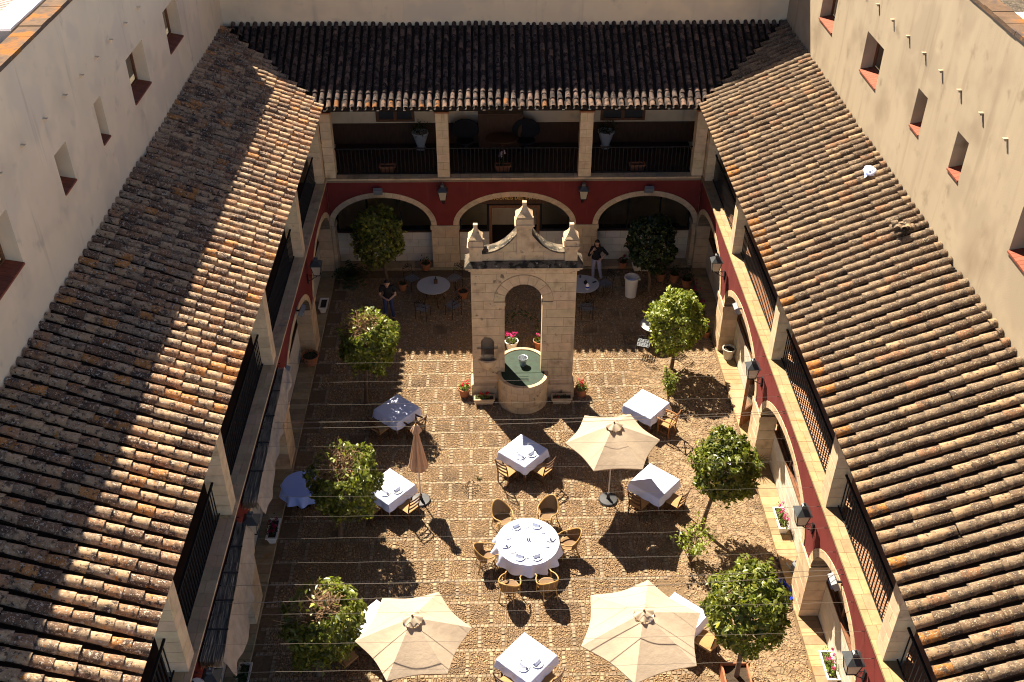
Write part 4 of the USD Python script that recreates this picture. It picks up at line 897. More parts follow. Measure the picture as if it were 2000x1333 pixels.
# ------------------------------------------------------------------ tables and cloths
def cloth_square(h, drop, seed):
    r = np.random.default_rng(seed); n = 41; H = h + drop; q = np.linspace(-H, H, n); P = np.zeros((n, n, 3))
    for i, a in enumerate(q):
        for j, b in enumerate(q):
            ex, ey = max(abs(a) - h, 0), max(abs(b) - h, 0); sa, sb = np.sign(a), np.sign(b)
            if ex > 0 and ey > 0:
                d = ex + ey; x, y = sa * (h + .05 * ex + .30 * ey * ex / (d + 1e-6)), sb * (h + .05 * ey + .30 * ex * ey / (d + 1e-6)); z = -max(ex, ey) - .32 * min(ex, ey)
            else:
                wv = .028 * math.sin(9 * (b if ex else a) + seed) * min((ex + ey) / .2, 1)
                x = a if not ex else sa * (h + .10 * ex + abs(wv)); y = b if not ey else sb * (h + .10 * ey + abs(wv)); z = -ex - ey
            if ex == 0 and ey == 0: z += .002 * math.sin(7 * a + seed) * math.sin(6 * b)
            P[i, j] = (x, y, z)
    return P
def cloth_round(R, drop, nf, seed):
    P = []; r = np.random.default_rng(seed); ph = r.uniform(0, 6)
    for k, s in enumerate(np.r_[np.linspace(0.01, R, 6), R + np.linspace(.02, drop, 7)]):
        ring = []
        for a in np.linspace(0, 2 * PI, 121)[:-1]:
            e = max(s - R, 0) / drop; w = math.sin(nf * a + ph) + .4 * math.sin((nf + 3) * a)
            rr = min(s, R) + e * (.07 + .075 * w); ring.append((rr * math.cos(a), rr * math.sin(a), -(s - R) * (1 - .10 * w * e) if s > R else 0))
        P.append(ring)
    return np.array(P)
def sq_table(loc, rot, tlab, clab, seed, mat='linen', h=.51, drop=.27):
    t = thing('square_table', tlab, 'table', (*loc, 0), rot, group=None); H = h - .04
    MB().box((0, 0, .725), (2 * H, 2 * H, .03)).build('tabletop', 'chair_wood', t)
    for sx in (-1, 1):
        for sy in (-1, 1): MB().bar((sx * (H - .06), sy * (H - .06), 0), (sx * (H - .05), sy * (H - .05), .71), .055, .055).build('leg', 'chair_wood', t)
    c = thing('tablecloth', clab, 'tablecloth', (*loc, .745), rot); MB().grid(cloth_square(h, drop, seed), True, flip=False).build('cloth', mat, c)
    return loc, rot
A = math.radians(48)
TB = {}
def T_(k, loc, rot, where, extra, seed, **kw):
    TB[k] = sq_table(loc, rot, f'square wooden table {where}', f'{extra} on the table {where}', seed, **kw)
T_('t1', (3.07, -9.12), A, 'under the twiggy orange tree near the well', 'white cloth in leaf shadow', 1, h=.50)
T_('t2', (3.10, -12.50), A, 'beside the folded parasol', 'white cloth half hidden by leaves', 2)
T_('t3', (6.88, -11.08), A, 'in front of the wellhead', 'half shaded white cloth', 3)
T_('t4', (10.74, -9.02), A, 'behind the upper open parasol', 'bare sunlit white cloth', 4)
T_('t5', (10.54, -12.42), A, 'in front of the upper open parasol', 'white cloth cut by parasol shade', 5)
T_('t6', (6.76, -18.28), A, 'at the bottom centre between two parasols', 'sunlit white cloth', 6)
T_('t7', (10.55, -17.12), A, 'beneath the right edge of the lower right parasol', 'white cloth corner', 7)
T_('t8', (3.13, -17.22), A, 'tucked under the lower left parasol', 'speckled white cloth edge', 8)
T_('t9', (12.85, -11.4), .15, 'behind the dense orange tree by the arcade', 'white cloth', 9, h=.42, drop=.25)
t = thing('round_table', 'large round dining table laid for six in the sun', 'table', (6.90, -14.63, 0))
MB().lathe([(0, .715), (.78, .715), (.78, .74), (0, .74)], seg=40).build('tabletop', 'chair_wood', t)
for k in range(4): MB().bar((.5 * math.cos(k * PI / 2 + .7), .5 * math.sin(k * PI / 2 + .7), 0), (.5 * math.cos(k * PI / 2 + .7), .5 * math.sin(k * PI / 2 + .7), .715), .06, .06).build('leg', 'chair_wood', t)
t = thing('tablecloth', 'round white cloth on the large dining table ringed by rattan chairs', 'tablecloth', (6.90, -14.63, .745)); MB().grid(cloth_round(.83, .36, 13, 1), True, closed=True).build('cloth', 'linen', t)
t = thing('small_round_table', 'small round table in the left shade', 'table', (.62, -12.36, 0)); MB().lathe([(0, .71), (.50, .71), (.50, .735), (0, .735)], seg=30).build('tabletop', 'chair_wood', t); MB().lathe([(0, 0), (.25, 0), (.25, .03), (.04, .06), (.04, .71), (0, .71)], seg=16).build('pedestal', 'iron', t)
t = thing('tablecloth', 'round pale blue cloth on the small table in the left shade', 'tablecloth', (.62, -12.36, .74)); MB().grid(cloth_round(.53, .32, 9, 2), True, closed=True).build('cloth', 'linen_blue', t)
def grey_table(loc, label, R=.60):
    t = thing('garden_table', label, 'table', (*loc, 0)); MB().lathe([(0, .715), (R - .01, .715), (R, .725), (R, .738), (R - .01, .742), (0, .742)], seg=44).build('tabletop', 'table_grey', t)
    for k in range(4):
        a = k * PI / 2 + .4; MB().tube([(R * .72 * math.cos(a), R * .72 * math.sin(a), 0), (R * .45 * math.cos(a), R * .45 * math.sin(a), .35), (R * .72 * math.cos(a), R * .72 * math.sin(a), .715)], .012, 6).build('leg', 'iron', t)
grey_table((3.90, -2.19), 'round grey iron table with a dark condiment stand, in the left shade')
grey_table((9.28, -2.19), 'round grey iron table holding bottles, right of the well in shade')
grey_table((11.52, -4.78), 'round grey iron table mostly hidden by the bright orange tree', .45)

# ------------------------------------------------------------------ table settings
def setting(tab, u, v, ang, where, full=True, glass=True):
    """A cover laid at (u, v) of a table, facing ang (all in the table's frame)."""
    (lx, ly), rot = tab; c, s = math.cos(rot), math.sin(rot)
    def W(a, b): # offsets in the guest's frame: a to the right, b inward
        x = u + a * math.cos(ang - PI / 2) + b * math.cos(ang); y = v + a * math.sin(ang - PI / 2) + b * math.sin(ang); return lx + c * x - s * y, ly + s * x + c * y
    Z = .7485; ga = rot + ang
    t = thing('dinner_plate', f'white dinner plate {where}', 'plate', (*W(0, 0), Z))
    MB().lathe([(0, .004), (.085, .004), (.14, .026), (.143, .030), (.136, .031), (.088, .012), (0, .011)], seg=26).build('dish', 'china', t)
    t = thing('napkin', f'folded white napkin {where}', 'napkin', (*W(0, .01), Z + .012), ga)
    m = MB(); m.grid([[(-.05, -.10, 0), (0, -.012, .075), (.05, .10, 0)][0:0] or [(-.045, y, 0), (-.012, y * .9, .085), (.012, y * .9, .085), (.045, y, 0)] for y in (-.10, -.05, 0, .05, .10)], 30); m.build('linen_fold', 'linen', t)
    t = thing('side_plate', f'small white side plate {where}', 'plate', (*W(-.24, .12), Z))
    MB().lathe([(0, .004), (.05, .004), (.08, .016), (.076, .019), (.05, .010), (0, .009)], seg=20).build('dish', 'china', t)
    for off, nm in ((.175, 'knife'), (-.175, 'fork')):
        t = thing(nm, f'steel {nm} {where}', 'cutlery', (*W(off, 0), Z), ga)
        if nm == 'knife': MB().box((-.045, 0, .004), (.10, .016, .006)).box((.055, 0, .004), (.11, .019, .004)).build('blade', 'steel', t)
        else:
            m = MB(); m.box((-.05, 0, .004), (.11, .012, .006)); m.box((.03, 0, .006), (.05, .024, .004))
            for k in (-1, 0, 1): m.box((.075, k * .009, .007), (.045, .005, .003))
            m.build('tines', 'steel', t)
    if glass:
        t = thing('wine_glass', f'clear stemmed glass {where}', 'glass', (*W(.14, .24), Z))
        MB().lathe([(0, 0), (.036, .003), (.006, .008), (.005, .085), (.034, .115), (.040, .15), (.033, .195), (.031, .195), (.038, .15), (.032, .117), (0, .09)], seg=16).build('bowl', 'clear_glass', t)
for d_, w_ in ((120, 'far left'), (65, 'far right'), (191, 'left'), (9, 'right'), (248, 'near left'), (291, 'near right')):
    a = math.radians(d_); setting(((6.90, -14.63), 0.0), .60 * math.cos(a), .60 * math.sin(a), a + PI, f'at the {w_} place of the large round table')
for key, where in (('t3', 'of the table before the wellhead'), ('t6', 'of the bottom centre table'), ('t2', 'by the folded parasol')):
    setting(TB[key], -.27, -.12, 0, 'at the left place ' + where); setting(TB[key], .02, -.30, PI / 2, 'at the right place ' + where)
t = thing('cruet', 'small dark salt and pepper pair in the middle of the round dining table', 'cruet', (6.92, -14.60, .748))
for k in (-1, 1): MB().lathe([(0, 0), (.018, 0), (.02, .05), (.01, .07), (.012, .085), (0, .09)], (k * .024, 0, 0), 10).build('shaker', 'slate_metal', t)
t = thing('condiment_stand', 'dark wooden condiment stand on the left grey table', 'caddy', (3.98, -2.08, .745)); MB().box((0, 0, .08), (.13, .08, .16)).build('box', 'dark_wood', t); MB().lathe([(0, .16), (.03, .16), (.028, .24), (.012, .28), (.012, .32), (0, .32)], seg=12).build('bottle', 'black_plastic', t)
t = thing('drink_bottle', 'white and blue plastic bottle on the right grey table', 'bottle', (9.43, -2.52, .745)); MB().lathe([(0, 0), (.065, 0), (.07, .02), (.07, .14), (.03, .2), (.0, .2)], seg=16).build('body', 'white_metal', t); MB().lathe([(.0715, .04), (.0715, .11)], seg=16).build('label', 'blue_hose', t); MB().lathe([(0, .2), (.022, .2), (.022, .225), (0, .225)], seg=12).build('cap', 'white_metal', t)
t = thing('dark_bottle', 'black bag slumped beside the blue bottle on the grey table', 'bag', (9.40, -2.15, .745)); m = trimesh.creation.icosphere(2, 1.0); m.vertices *= np.array([.07, .12, .09]) * (1 + .25 * (meshkit.noise(m.vertices * 2.2, 4) - .5))[:, None]; MB().add(m, True).tube([(-.04, 0, .05), (0, .02, .15), (.04, 0, .05)], .008, 5).build('pouch', 'black_cotton', t, world=False)
t = thing('small_cup', 'small dark cup at the back of the right grey table', 'cup', (9.22, -1.78, .745)); MB().lathe([(0, 0), (.03, 0), (.036, .08), (.031, .08), (.026, .01), (0, .01)], seg=14).build('beaker', 'slate_metal', t)
t = thing('phone', 'black phone lying at the right of the grey table', 'phone', (9.72, -2.10, .745), .5); MB().box((0, 0, .006), (.16, .08, .011)).build('case', 'black_plastic', t); MB().box((0, 0, .0125), (.145, .068, .001)).build('screen', 'slate_metal', t)

# ------------------------------------------------------------------ chairs
def dining(name, label, arms=False, wood='chair_wood'):
    t = thing(name, label, 'chair'); W, D = .22, .21; q = .020
    for s in (-1, 1):
        MB().bar((s * (W - q), D - q, 0), (s * (W - q), D - q, .64 if arms else .44), .036, .036).build('leg', wood, t)
        MB().tube([(s * (W - q - .01), -D + q, 0), (s * (W - q - .01), -D + q, .45), (s * (W - q), -D - .03, .72), (s * (W - q), -D - .10, 1.0)], [.020, .021, .02, .016], 6).build('back_leg', wood, t)
        MB().bar((s * (W - q), -D, .16), (s * (W - q), D, .16), .02, .022).build('stretcher', wood, t)
        MB().bar((s * (W - q), -D, .42), (s * (W - q), D, .42), .024, .045).build('side_rail', wood, t)
        if arms: MB().tube([(s * (W + .02), -D - .05, .68), (s * (W + .04), 0, .67), (s * (W + .02), D + .03, .65)], [.02, .026, .03], 6).build('armrest', wood, t)
    for y in (D - q, -D + q): MB().bar((-W, y, .42), (W, y, .42), .024, .045).build('cross_rail', wood, t)
    MB().bar((-W, D - q, .24), (W, D - q, .24), .02, .022).build('front_stretcher', wood, t)
    n = 9; g = np.linspace(-1, 1, n); P = [[(W * a * (1 - .02 * b * b), D * b, .458 + .022 * (1 - a * a) * (1 - b * b)) for b in g] for a in g]
    m = MB(); m.grid(P, True); m.box((0, 0, .447), (2 * W, 2 * D, .02)); m.build('seat', 'rush_seat', t)
    if arms:
        for s in (-1, 1): MB().bar((s * W * .85, -D - .03, .52), (-s * W * .85, -D - .09, .93), .03, .018, up=(0, 1, 0)).build('back_brace', wood, t)
        zz = (.95,)
    else: zz = (.62, .78, .94)
    for z in zz:
        y = -D - .03 - .07 * (z - .72) / .28 if z > .72 else -D - .015; x = np.linspace(-W + .03, W - .03, 9); h = .055
        P = [np.c_[x, y - .035 * (1 - (x / W) ** 2) + o, np.full(9, z + zz_)] for o, zz_ in ((-.008, -h / 2), (.008, -h / 2), (.008, h / 2), (-.008, h / 2))]
        MB().grid(np.array(P).transpose(1, 0, 2), False, closed=True).build('slat', wood, t)
    return t
def put(proto, x, y, rot, label, used=[], group=None):
    """The first chair of a kind is moved into place, the rest refer to it."""
    key = str(proto.GetPath())
    if key not in used:
        used.append(key); xf = UsdGeom.Xformable(proto); ops = xf.GetOrderedXformOps(); ops[0].Set(Gf.Vec3d(x, y, 0)); ops[1].Set(math.degrees(rot)); setdata(proto, label, None, group); return proto
    return dup(proto, (x, y, 0), rot, label, group)
def at_table(key, side, dist=.62): # side: 'fl' / 'fr' front left / right edge of the diamond
    (x, y), rot = TB[key]; a = rot + (PI if side == 'fl' else -PI / 2)
    return x + dist * math.cos(a), y + dist * math.sin(a), a + PI - PI / 2
lad = dining('ladderback_chair', 'x'); arm = dining('wooden_armchair', 'x', True, 'amber_wood'); darkarm = dining('dark_armchair', 'x', True, 'chair_wood')
G1 = 'ladderback dining chairs at the square tables'
put(lad, *at_table('t3', 'fl', .70), 'ladderback chair at the left edge of the table in front of the wellhead', group=G1)
put(lad, *at_table('t3', 'fr', .74), 'ladderback chair at the right edge of the table in front of the wellhead', group=G1)
put(lad, *at_table('t2', 'fl', .74), 'ladderback chair half under the leaves, left of the table by the folded parasol', group=G1)
put(lad, *at_table('t2', 'fr', .74), 'ladderback chair between its square table and the folded parasol base', group=G1)
put(lad, *at_table('t5', 'fl', .72), 'ladderback chair at the shaded left edge of the table split by parasol shade', group=G1)
put(lad, *at_table('t5', 'fr', .74), 'ladderback chair at the right edge of the table split by parasol shade', group=G1)
put(lad, *at_table('t6', 'fl', .66), 'ladderback chair at the left edge of the bottom centre table', group=G1)
put(lad, *at_table('t6', 'fr', .66), 'ladderback chair at the right edge of the bottom centre table', group=G1)
put(lad, *at_table('t8', 'fl', 1.0), 'ladderback chair between the dry topped tree and the lower left parasol', group=G1)
put(lad, *at_table('t1', 'fl', .74), 'ladderback chair in deep shade left of the speckled table', group=G1)
put(arm, *at_table('t4', 'fr', .80), 'amber wooden armchair with crossed back at the bare sunlit table')
put(darkarm, *at_table('t1', 'fr', .80), 'dark wooden armchair with crossed back right of the speckled table')
# upholstered chair by the lower right parasol
x, y, r_ = at_table('t7', 'fr', .80)
t = thing('padded_chair', 'tan padded chair beside the lower right parasol', 'chair', (x, y, 0), r_)
P = [[(.23 * a, .24 * b, .47 + .03 * (1 - a ** 4) * (1 - b ** 4)) for b in np.linspace(-1, 1, 9)] for a in np.linspace(-1, 1, 9)]
MB().grid(P, True).box((0, 0, .44), (.46, .48, .06)).build('seat', 'rush_seat', t)
for sx in (-1, 1):
    for sy in (-1, 1): MB().bar((sx * .2, sy * .2, 0), (sx * .2, sy * .2, .42), .035, .035).build('leg', 'chair_wood', t)
x = np.linspace(-.22, .22, 9); P = [[(a, -.24 - .05 * (1 - (a / .22) ** 2) - .06 * q, .5 + .45 * q) for a in x] for q in np.linspace(0, 1, 6)]
P2 = [[(a, b + .03, c) for a, b, c in r2] for r2 in P]
MB().grid(P, True).grid(P2, True, flip=True).build('backrest', 'rush_seat', t); MB().tube([(a, -.225 - .05 * (1 - (a / .22) ** 2) - .06, .955) for a in x], .02, 6).build('top_rail', 'amber_wood', t)
# rattan armchairs
def rattan(label):
    t = thing('rattan_armchair', label, 'chair')
    a = np.linspace(-.25 * PI, 1.25 * PI, 25)
    def hoop(q):
        x, y = .285 * math.cos(q), -.30 * math.sin(q) * 1.0
        b = max(math.sin(q), 0); return np.array([x * (1 - .12 * b), y - .03 * b, .64 + .24 * b ** 1.5])
    top = np.array([hoop(q) for q in a]); fr_ = [top[0] + [-.0, .06, -.06], top[0]] ; ends = [np.array([.22, .25, .46])]
    rail = np.vstack([[top[0] + [.0, .09, -.02]], top, [top[-1] + [0, .09, -.02]]]); MB().tube(rail, .019, 8).build('top_rail', 'rattan', t)
    seat = np.array([(.235 * math.cos(q), -.235 * math.sin(q), .44) for q in np.linspace(0, 2 * PI, 33)[:-1]]); MB().tube(seat, .014, 6, closed=True).build('seat_ring', 'rattan', t)
    MB().grid([seat * [k, k, 1] + [0, 0, .012 - .02 * (1 - k)] for k in (1, .7, .35, .02)], True, closed=True).build('seat', 'weave', t)
    b = np.linspace(.02 * PI, .98 * PI, 19); low = np.array([(.23 * math.cos(q), -.235 * math.sin(q), .45) for q in b]); hi = np.array([hoop(q) for q in b])
    mid = (low + hi) / 2 + np.c_[.02 * np.cos(b), -.03 * np.sin(b), np.zeros(19)]; G_ = np.array([low, mid, hi]); MB().grid(G_, True).grid(G_ * [.97, .97, 1], True, flip=True).build('back_panel', 'weave', t)
    for k in range(5):
        q = b[2 + k * 3 + (k > 2)]; i = 2 + k * 3; MB().tube([low[i], mid[i], hi[i]], .009, 5).build('back_cane', 'rattan', t)
    for sx in (-1, 1):
        MB().tube([(sx * .21, .21, 0), (sx * .2, .19, .44), (sx * .20, .27, .63)], .016, 6).build('front_leg', 'rattan', t); MB().tube([(sx * .20, -.25, 0), (sx * .17, -.17, .44)], .016, 6).build('back_leg', 'rattan', t)
        MB().tube([(sx * .205, .2, .22), (sx * .14, .0, .36), (sx * .18, -.2, .22)], .009, 5).build('brace', 'rattan', t)
    MB().tube([(.16 * math.cos(q), .16 * math.sin(q), .16) for q in np.linspace(0, 2 * PI, 21)[:-1]], .009, 5, closed=True).build('foot_ring', 'rattan', t)
    return t
ra = rattan('x'); G2 = 'rattan armchairs round the large dining table'
for (x, y), lab in (((6.24, -13.50), 'rattan armchair at the far left of the round dining table'), ((7.50, -13.36), 'rattan armchair at the far right of the round dining table'), ((5.80, -14.85), 'rattan armchair at the left side of the round dining table'),
                    ((8.00, -14.45), 'rattan armchair at the right side of the round dining table'), ((6.40, -15.90), 'rattan armchair at the near left of the round dining table'), ((7.36, -15.85), 'rattan armchair at the near right of the round dining table')):
    put(ra, x, y, math.atan2(-14.63 - y, 6.90 - x) - PI / 2, lab, group=G2)
# wrought iron garden chairs
def iron_chair():
    t = thing('iron_chair', 'x', 'chair'); W = .20
    for s in (-1, 1):
        MB().tube([(s * W, .20, 0), (s * W, .20, .44)], .010, 5).build('leg', 'iron', t); MB().tube([(s * W, -.21, 0), (s * W, -.20, .44), (s * W, -.27, .88)], .010, 5).build('back_leg', 'iron', t)
    m = MB()
    for k in range(6):
        q = -W + 2 * W * k / 5; m.box((q, 0, .445), (.034, .40, .006)); m.box((0, q, .449), (.40, .034, .006))
    m.build('seat', 'iron_seat', t); MB().tube([(-W, -.2, .44), (W, -.2, .44), (W, .2, .44), (-W, .2, .44)], .011, 5, closed=True).build('seat_frame', 'iron', t)
    for z in (.62, .80): MB().tube([(-W, -.20 - .07 * (z - .44) / .44, z), (W, -.20 - .07 * (z - .44) / .44, z)], .008, 5).build('back_rail', 'iron', t)
    y = -.245
    for s in (-1, 1): MB().tube([(s * .17, y, .64), (s * .03, y, .70), (s * .17, y, .78)], .007, 5).build('scroll', 'iron', t)
    for k in range(5):
        a0 = PI * (k + .5) / 5; MB().tube([(0, y - .02, .80)] + [(.17 * math.cos(a0 + d), y - .025, .80 + .15 * math.sin(a0 + d)) for d in (-.25, 0, .25)] + [(0, y - .02, .80)], .007, 5).build('fan_petal', 'iron', t)
    return t
ic = iron_chair()
for x, y, rx, ry, lab in ((3.05, -1.25, 3.9, -2.2, 'iron garden chair behind the left grey table beside the tree'), (4.62, -1.25, 3.9, -2.2, 'iron garden chair behind the left grey table beside the pillar'), (4.62, -3.05, 3.9, -2.2, 'iron garden chair in front of the left grey table on its right'), (3.55, -3.2, 3.9, -2.2, 'iron garden chair in front of the left grey table near the man'),
                          (10.15, -1.70, 9.28, -2.2, 'iron garden chair between the right grey table and the white bin'), (9.35, -3.25, 9.28, -2.2, 'iron garden chair in front of the right grey table'), (11.12, -5.45, 11.4, -4.6, 'iron garden chair with pale lattice seat left below the bright orange tree'), (12.15, -5.35, 11.4, -4.6, 'iron garden chair hidden under the bright orange tree, its lattice shadow beside it')):
    put(ic, x, y, math.atan2(ry - y, rx - x) - PI / 2, lab, group='iron garden chairs')

# ------------------------------------------------------------------ lanterns and floodlights
def lantern(side, u, z, label, s=1.0):
    T = FR[side]; o = (T @ np.array([u, z, 0, 1]))[:3]; rot = {'left': PI / 2, 'right': -PI / 2, 'back': 0}[side]  # local: -y points into the court
    t = thing('wall_lantern', label, 'lantern', o, rot); y = -.34
    MB().box((0, -.012, -.42), (.09, .024, .34)).build('wall_plate', 'iron', t)
    m = MB(); m.tube([(0, -.02, -.50), (0, -.15, -.44), (0, y, -.30), (0, y, -.24)], .011, 6); m.tube([(0, -.02, -.27), (0, y - .06, -.27)], .009, 5)
    q = np.linspace(0, 3.6 * PI, 30); r_ = .075 * (1 - q / (4.2 * PI)); m.tube(np.c_[np.zeros(30), -.14 + r_ * np.cos(q), -.355 + r_ * np.sin(q)], .007, 5); m.build('bracket', 'iron', t)
    def ring(h, z_): return [(-h, y - h, z_), (h, y - h, z_), (h, y + h, z_), (-h, y + h, z_)]
    MB().grid([ring(.10, -.22), ring(.155, .12)], False, closed=True, flip=True).build('glass', 'frosted_glass', t)
    for sx in (-1, 1):
        for sy in (-1, 1): MB().bar((sx * .102, y + sy * .102, -.23), (sx * .158, y + sy * .158, .13), .016, .016).build('frame_bar', 'iron', t)
    m = MB(); m.grid([ring(.185, .125), ring(.19, .15), ring(.055, .275), ring(.05, .30), ring(.065, .31), ring(.06, .36), ring(.02, .38)], False, closed=True, flip=True); m.lathe([(0, .36), (.03, .37), (.022, .40), (.012, .43), (0, .44)], (0, y, 0), 10); m.build('roof', 'slate_metal', t)
    MB().box((0, y, -.235), (.22, .22, .025)).build('base_tray', 'iron', t)
for u, lab in ((-5.02, 'black wall lantern on the right arcade nearest the back, above the first pillar'), (-10.66, 'black wall lantern on the right arcade between door and second bay'), (-16.3, 'black wall lantern on the right arcade above the pink geraniums'), (-20.45, 'black wall lantern at the lower right edge of the right arcade')): lantern('right', u, 3.28, lab)
for u, lab in ((-5.3, 'dark wall lantern on the shaded left arcade nearest the back'), (-16.5, 'dark wall lantern between the two canvas bundles on the left arcade'), (-20.75, 'dark wall lantern at the lower end of the left arcade')): lantern('left', u, 3.45, lab)
for u, lab in ((4.27, 'black wall lantern on the red back wall left of the middle arch'), (9.34, 'black wall lantern on the red back wall right of the middle arch')): lantern('back', u, 3.45, lab)
def flood(side, u, z, label):
    T = FR[side]; o = (T @ np.array([u, z, 0, 1]))[:3]; rot = {'left': PI / 2, 'right': -PI / 2, 'back': 0}[side]; t = thing('floodlight', label, 'floodlight', o, rot)
    M_ = trimesh.transformations.rotation_matrix(.5, [1, 0, 0])[:3, :3]; MB().box((0, -.17, 0), (.32, .13, .24), M=M_).build('housing', 'grey_plastic', t); MB().box((0, -.215, -.085), (.27, .08, .02), M=M_).build('lens', 'clear_glass', t); MB().bar((0, 0, .0), (0, -.13, .0), .05, .03).build('bracket', 'iron', t)
flood('right', -7.6, 3.28, 'grey floodlight over the door arch of the right arcade'); flood('right', -18.4, 3.38, 'grey floodlight over the lower right arch of the right arcade')
flood('back', 1.93, 3.47, 'floodlight over the left arch of the back wall'); flood('back', 11.74, 3.47, 'floodlight over the right arch of the back wall')
flood('left', -7.5, 3.3, 'floodlight over the second arch of the shaded left arcade'); flood('left', -10.55, 3.3, 'dark floodlight under the top of the far canvas bundle')

# ------------------------------------------------------------------ wires across the court and the canvas bundles on them
WZ = 3.60
def wire(yl, yr, label, r=.0040, sag=.05, zr=WZ, zl=WZ):
    t = thing('cable', label, 'cable', (XL, yl, zl), group='thin wires stretched across the courtyard'); p = np.linspace(0, 1, 25)
    MB().tube(np.c_[(XR - XL) * p, (yr - yl) * p, (zr - zl) * p - sag * 4 * p * (1 - p)], r, 4).build('strand', 'wire', t)
    for x in (0, XR - XL): MB().tube([(x - .02 if not x else x + .02, yr - yl if x else 0, (zr - zl) if x else 0), (x + .05 if not x else x - .05, yr - yl if x else 0, (zr - zl) if x else 0)], .010, 5).build('eye_bolt', 'iron', t)
ORD = 'first second third fourth fifth sixth seventh eighth ninth tenth eleventh twelfth'.split()
for k, y in enumerate((-10.54, -11.39, -12.34, -13.99, -14.85, -15.77, -16.42, -17.1, -17.83, -19.24, -20.0, -20.67)):
    wire(y, y + .10, f'thin steel wire across the court, {ORD[k]} one counted from the well towards the bottom edge')
for (a, b, lab) in ((-13.05, -12.85, 'upper rope of the pair crossing just below the well'), (-13.30, -12.93, 'lower rope of the pair crossing just below the well'), (-18.45, -18.25, 'upper rope of the pair crossing the lower parasols'), (-18.95, -18.38, 'lower rope of the pair crossing the lower parasols')):
    wire(a, b, lab, .008, .08)
def bundle(y0, y1, w0, w1, label, seed, droop):
    t = thing('shade_canvas', label, 'awning', (XL, (y0 + y1) / 2, WZ)); r = np.random.default_rng(seed); ny = 70; nz = 13; yy = np.linspace(y0, y1, ny); P = []
    for i, y in enumerate(yy):
        q = i / (ny - 1); w = w0 + (w1 - w0) * q; sagy = .5 * (1 - abs(math.cos(PI * q * 5))) ; row = []
        for k in range(2 * nz):
            x = .02 + w * k / (2 * nz - 1); up_ = k % 2
            n1 = meshkit.noise(np.array([[y * 1.3, k * 3.1, seed]]), seed)[0] - .5; n2 = meshkit.noise(np.array([[y * 3.5, k * 1.7, seed + 9]]), seed)[0] - .5
            row.append((x + .03 * n1, y - (y0 + y1) / 2, (.02 if up_ else -.24 - .10 * n1) - .05 * sagy + .05 * n2))
        P.append(row)
    MB().grid(P, 50).build('pleats', 'canvas_dark', t)
    D = []
    for i, y in enumerate(yy):
        q = i / (ny - 1); w = w0 + (w1 - w0) * q; n = meshkit.noise(np.array([[y * .9, 5., seed]]), seed)[0]; n3 = meshkit.noise(np.array([[y * 2.6, 2., seed]]), seed + 1)[0]; dr = droop * (.45 + 1.1 * n * (0.6 + .6 * math.sin(PI * min(q * 1.1, 1))))
        D.append([(.02 + w + .02 + a * (.12 + .12 * n3), y - (y0 + y1) / 2, .03 - dr * a - .03 * math.sin(9 * a + 3 * y)) for a in np.linspace(0, 1, 8)])
    MB().grid(D, True, flip=True).build('drape', 'canvas', t)
    MB().tube([(.03, y0 - (y0 + y1) / 2, .05), (.03, y1 - (y0 + y1) / 2, .05)], .012, 6).build('rod', 'iron', t)
    for q in (.2, .4, .6, .8): y = y0 + (y1 - y0) * q - (y0 + y1) / 2; w = w0 + (w1 - w0) * q; MB().bar((0.0, y, .04), (w + .05, y, .035), .035, .012).build('strap', 'black_plastic', t)
bundle(-10.75, -15.95, .16, .34, 'folded grey shade canvas hanging along the left arcade, the far one of two', 3, .55)
bundle(-16.6, -20.4, .22, .46, 'folded grey shade canvas hanging along the left arcade, the near one of two', 4, .60)
t = thing('white_lamp', 'white spherical object on the ledge at the lower left', 'lamp', (.18, -21.0, 3.62)); MB().lathe([(0, -.16), (.1, -.13), (.16, -.03), (.165, .04), (.12, .12), (0, .15)], seg=16).build('globe', 'white_plastic', t); MB().bar((0, 0, .1), (-.1, 0, .2), .03, .03).build('bracket', 'iron', t)

# ------------------------------------------------------------------ small things
t = thing('waste_bin', 'tall white plastic bin standing in the shade right of the well', 'bin', (11.1, -1.9, 0)); MB().lathe([(0, 0), (.2, 0), (.25, .78), (.275, .78), (.275, .83), (.24, .83), (.235, .76), (.19, .03), (0, .03)], seg=24).build('barrel', 'white_plastic', t); MB().box((.285, 0, .74), (.05, .12, .05)).build('grip', 'white_plastic', t); MB().lathe([(0, .60), (.2, .62)], seg=16).build('liner', 'linen', t)
t = thing('watering_can', 'dark grey watering can on the step behind the lower right tree', 'watering can', (13.95, -15.25, .12)); MB().lathe([(0, 0), (.14, 0), (.15, .05), (.14, .30), (.10, .34), (.085, .34), (.085, .32), (0, .32)], seg=20).build('body', 'grey_plastic', t)
MB().tube([(0, .1, .30), (0, .17, .42), (0, .05, .50), (0, -.12, .42), (0, -.14, .2)], .014, 6).build('handle', 'grey_plastic', t); MB().tube([(-.12, 0, .08), (-.26, 0, .25), (-.33, 0, .36)], [.03, .02, .018], 7).build('spout', 'grey_plastic', t)
t = thing('hose', 'coil of bright blue hose behind the lower right orange tree', 'hose', (13.42, -16.0, 0)); r_ = np.random.default_rng(8)
for k in range(7):
    q = np.linspace(0, 2 * PI, 30); c_ = r_.normal(0, .07, 2); a_, b_ = r_.uniform(.16, .3, 2); MB().tube(np.c_[c_[0] + a_ * np.cos(q), c_[1] + b_ * 1.5 * np.sin(q), .03 + .03 * k + .05 * np.sin(2 * q + k)], .017, 6).build('loop', 'blue_hose', t)
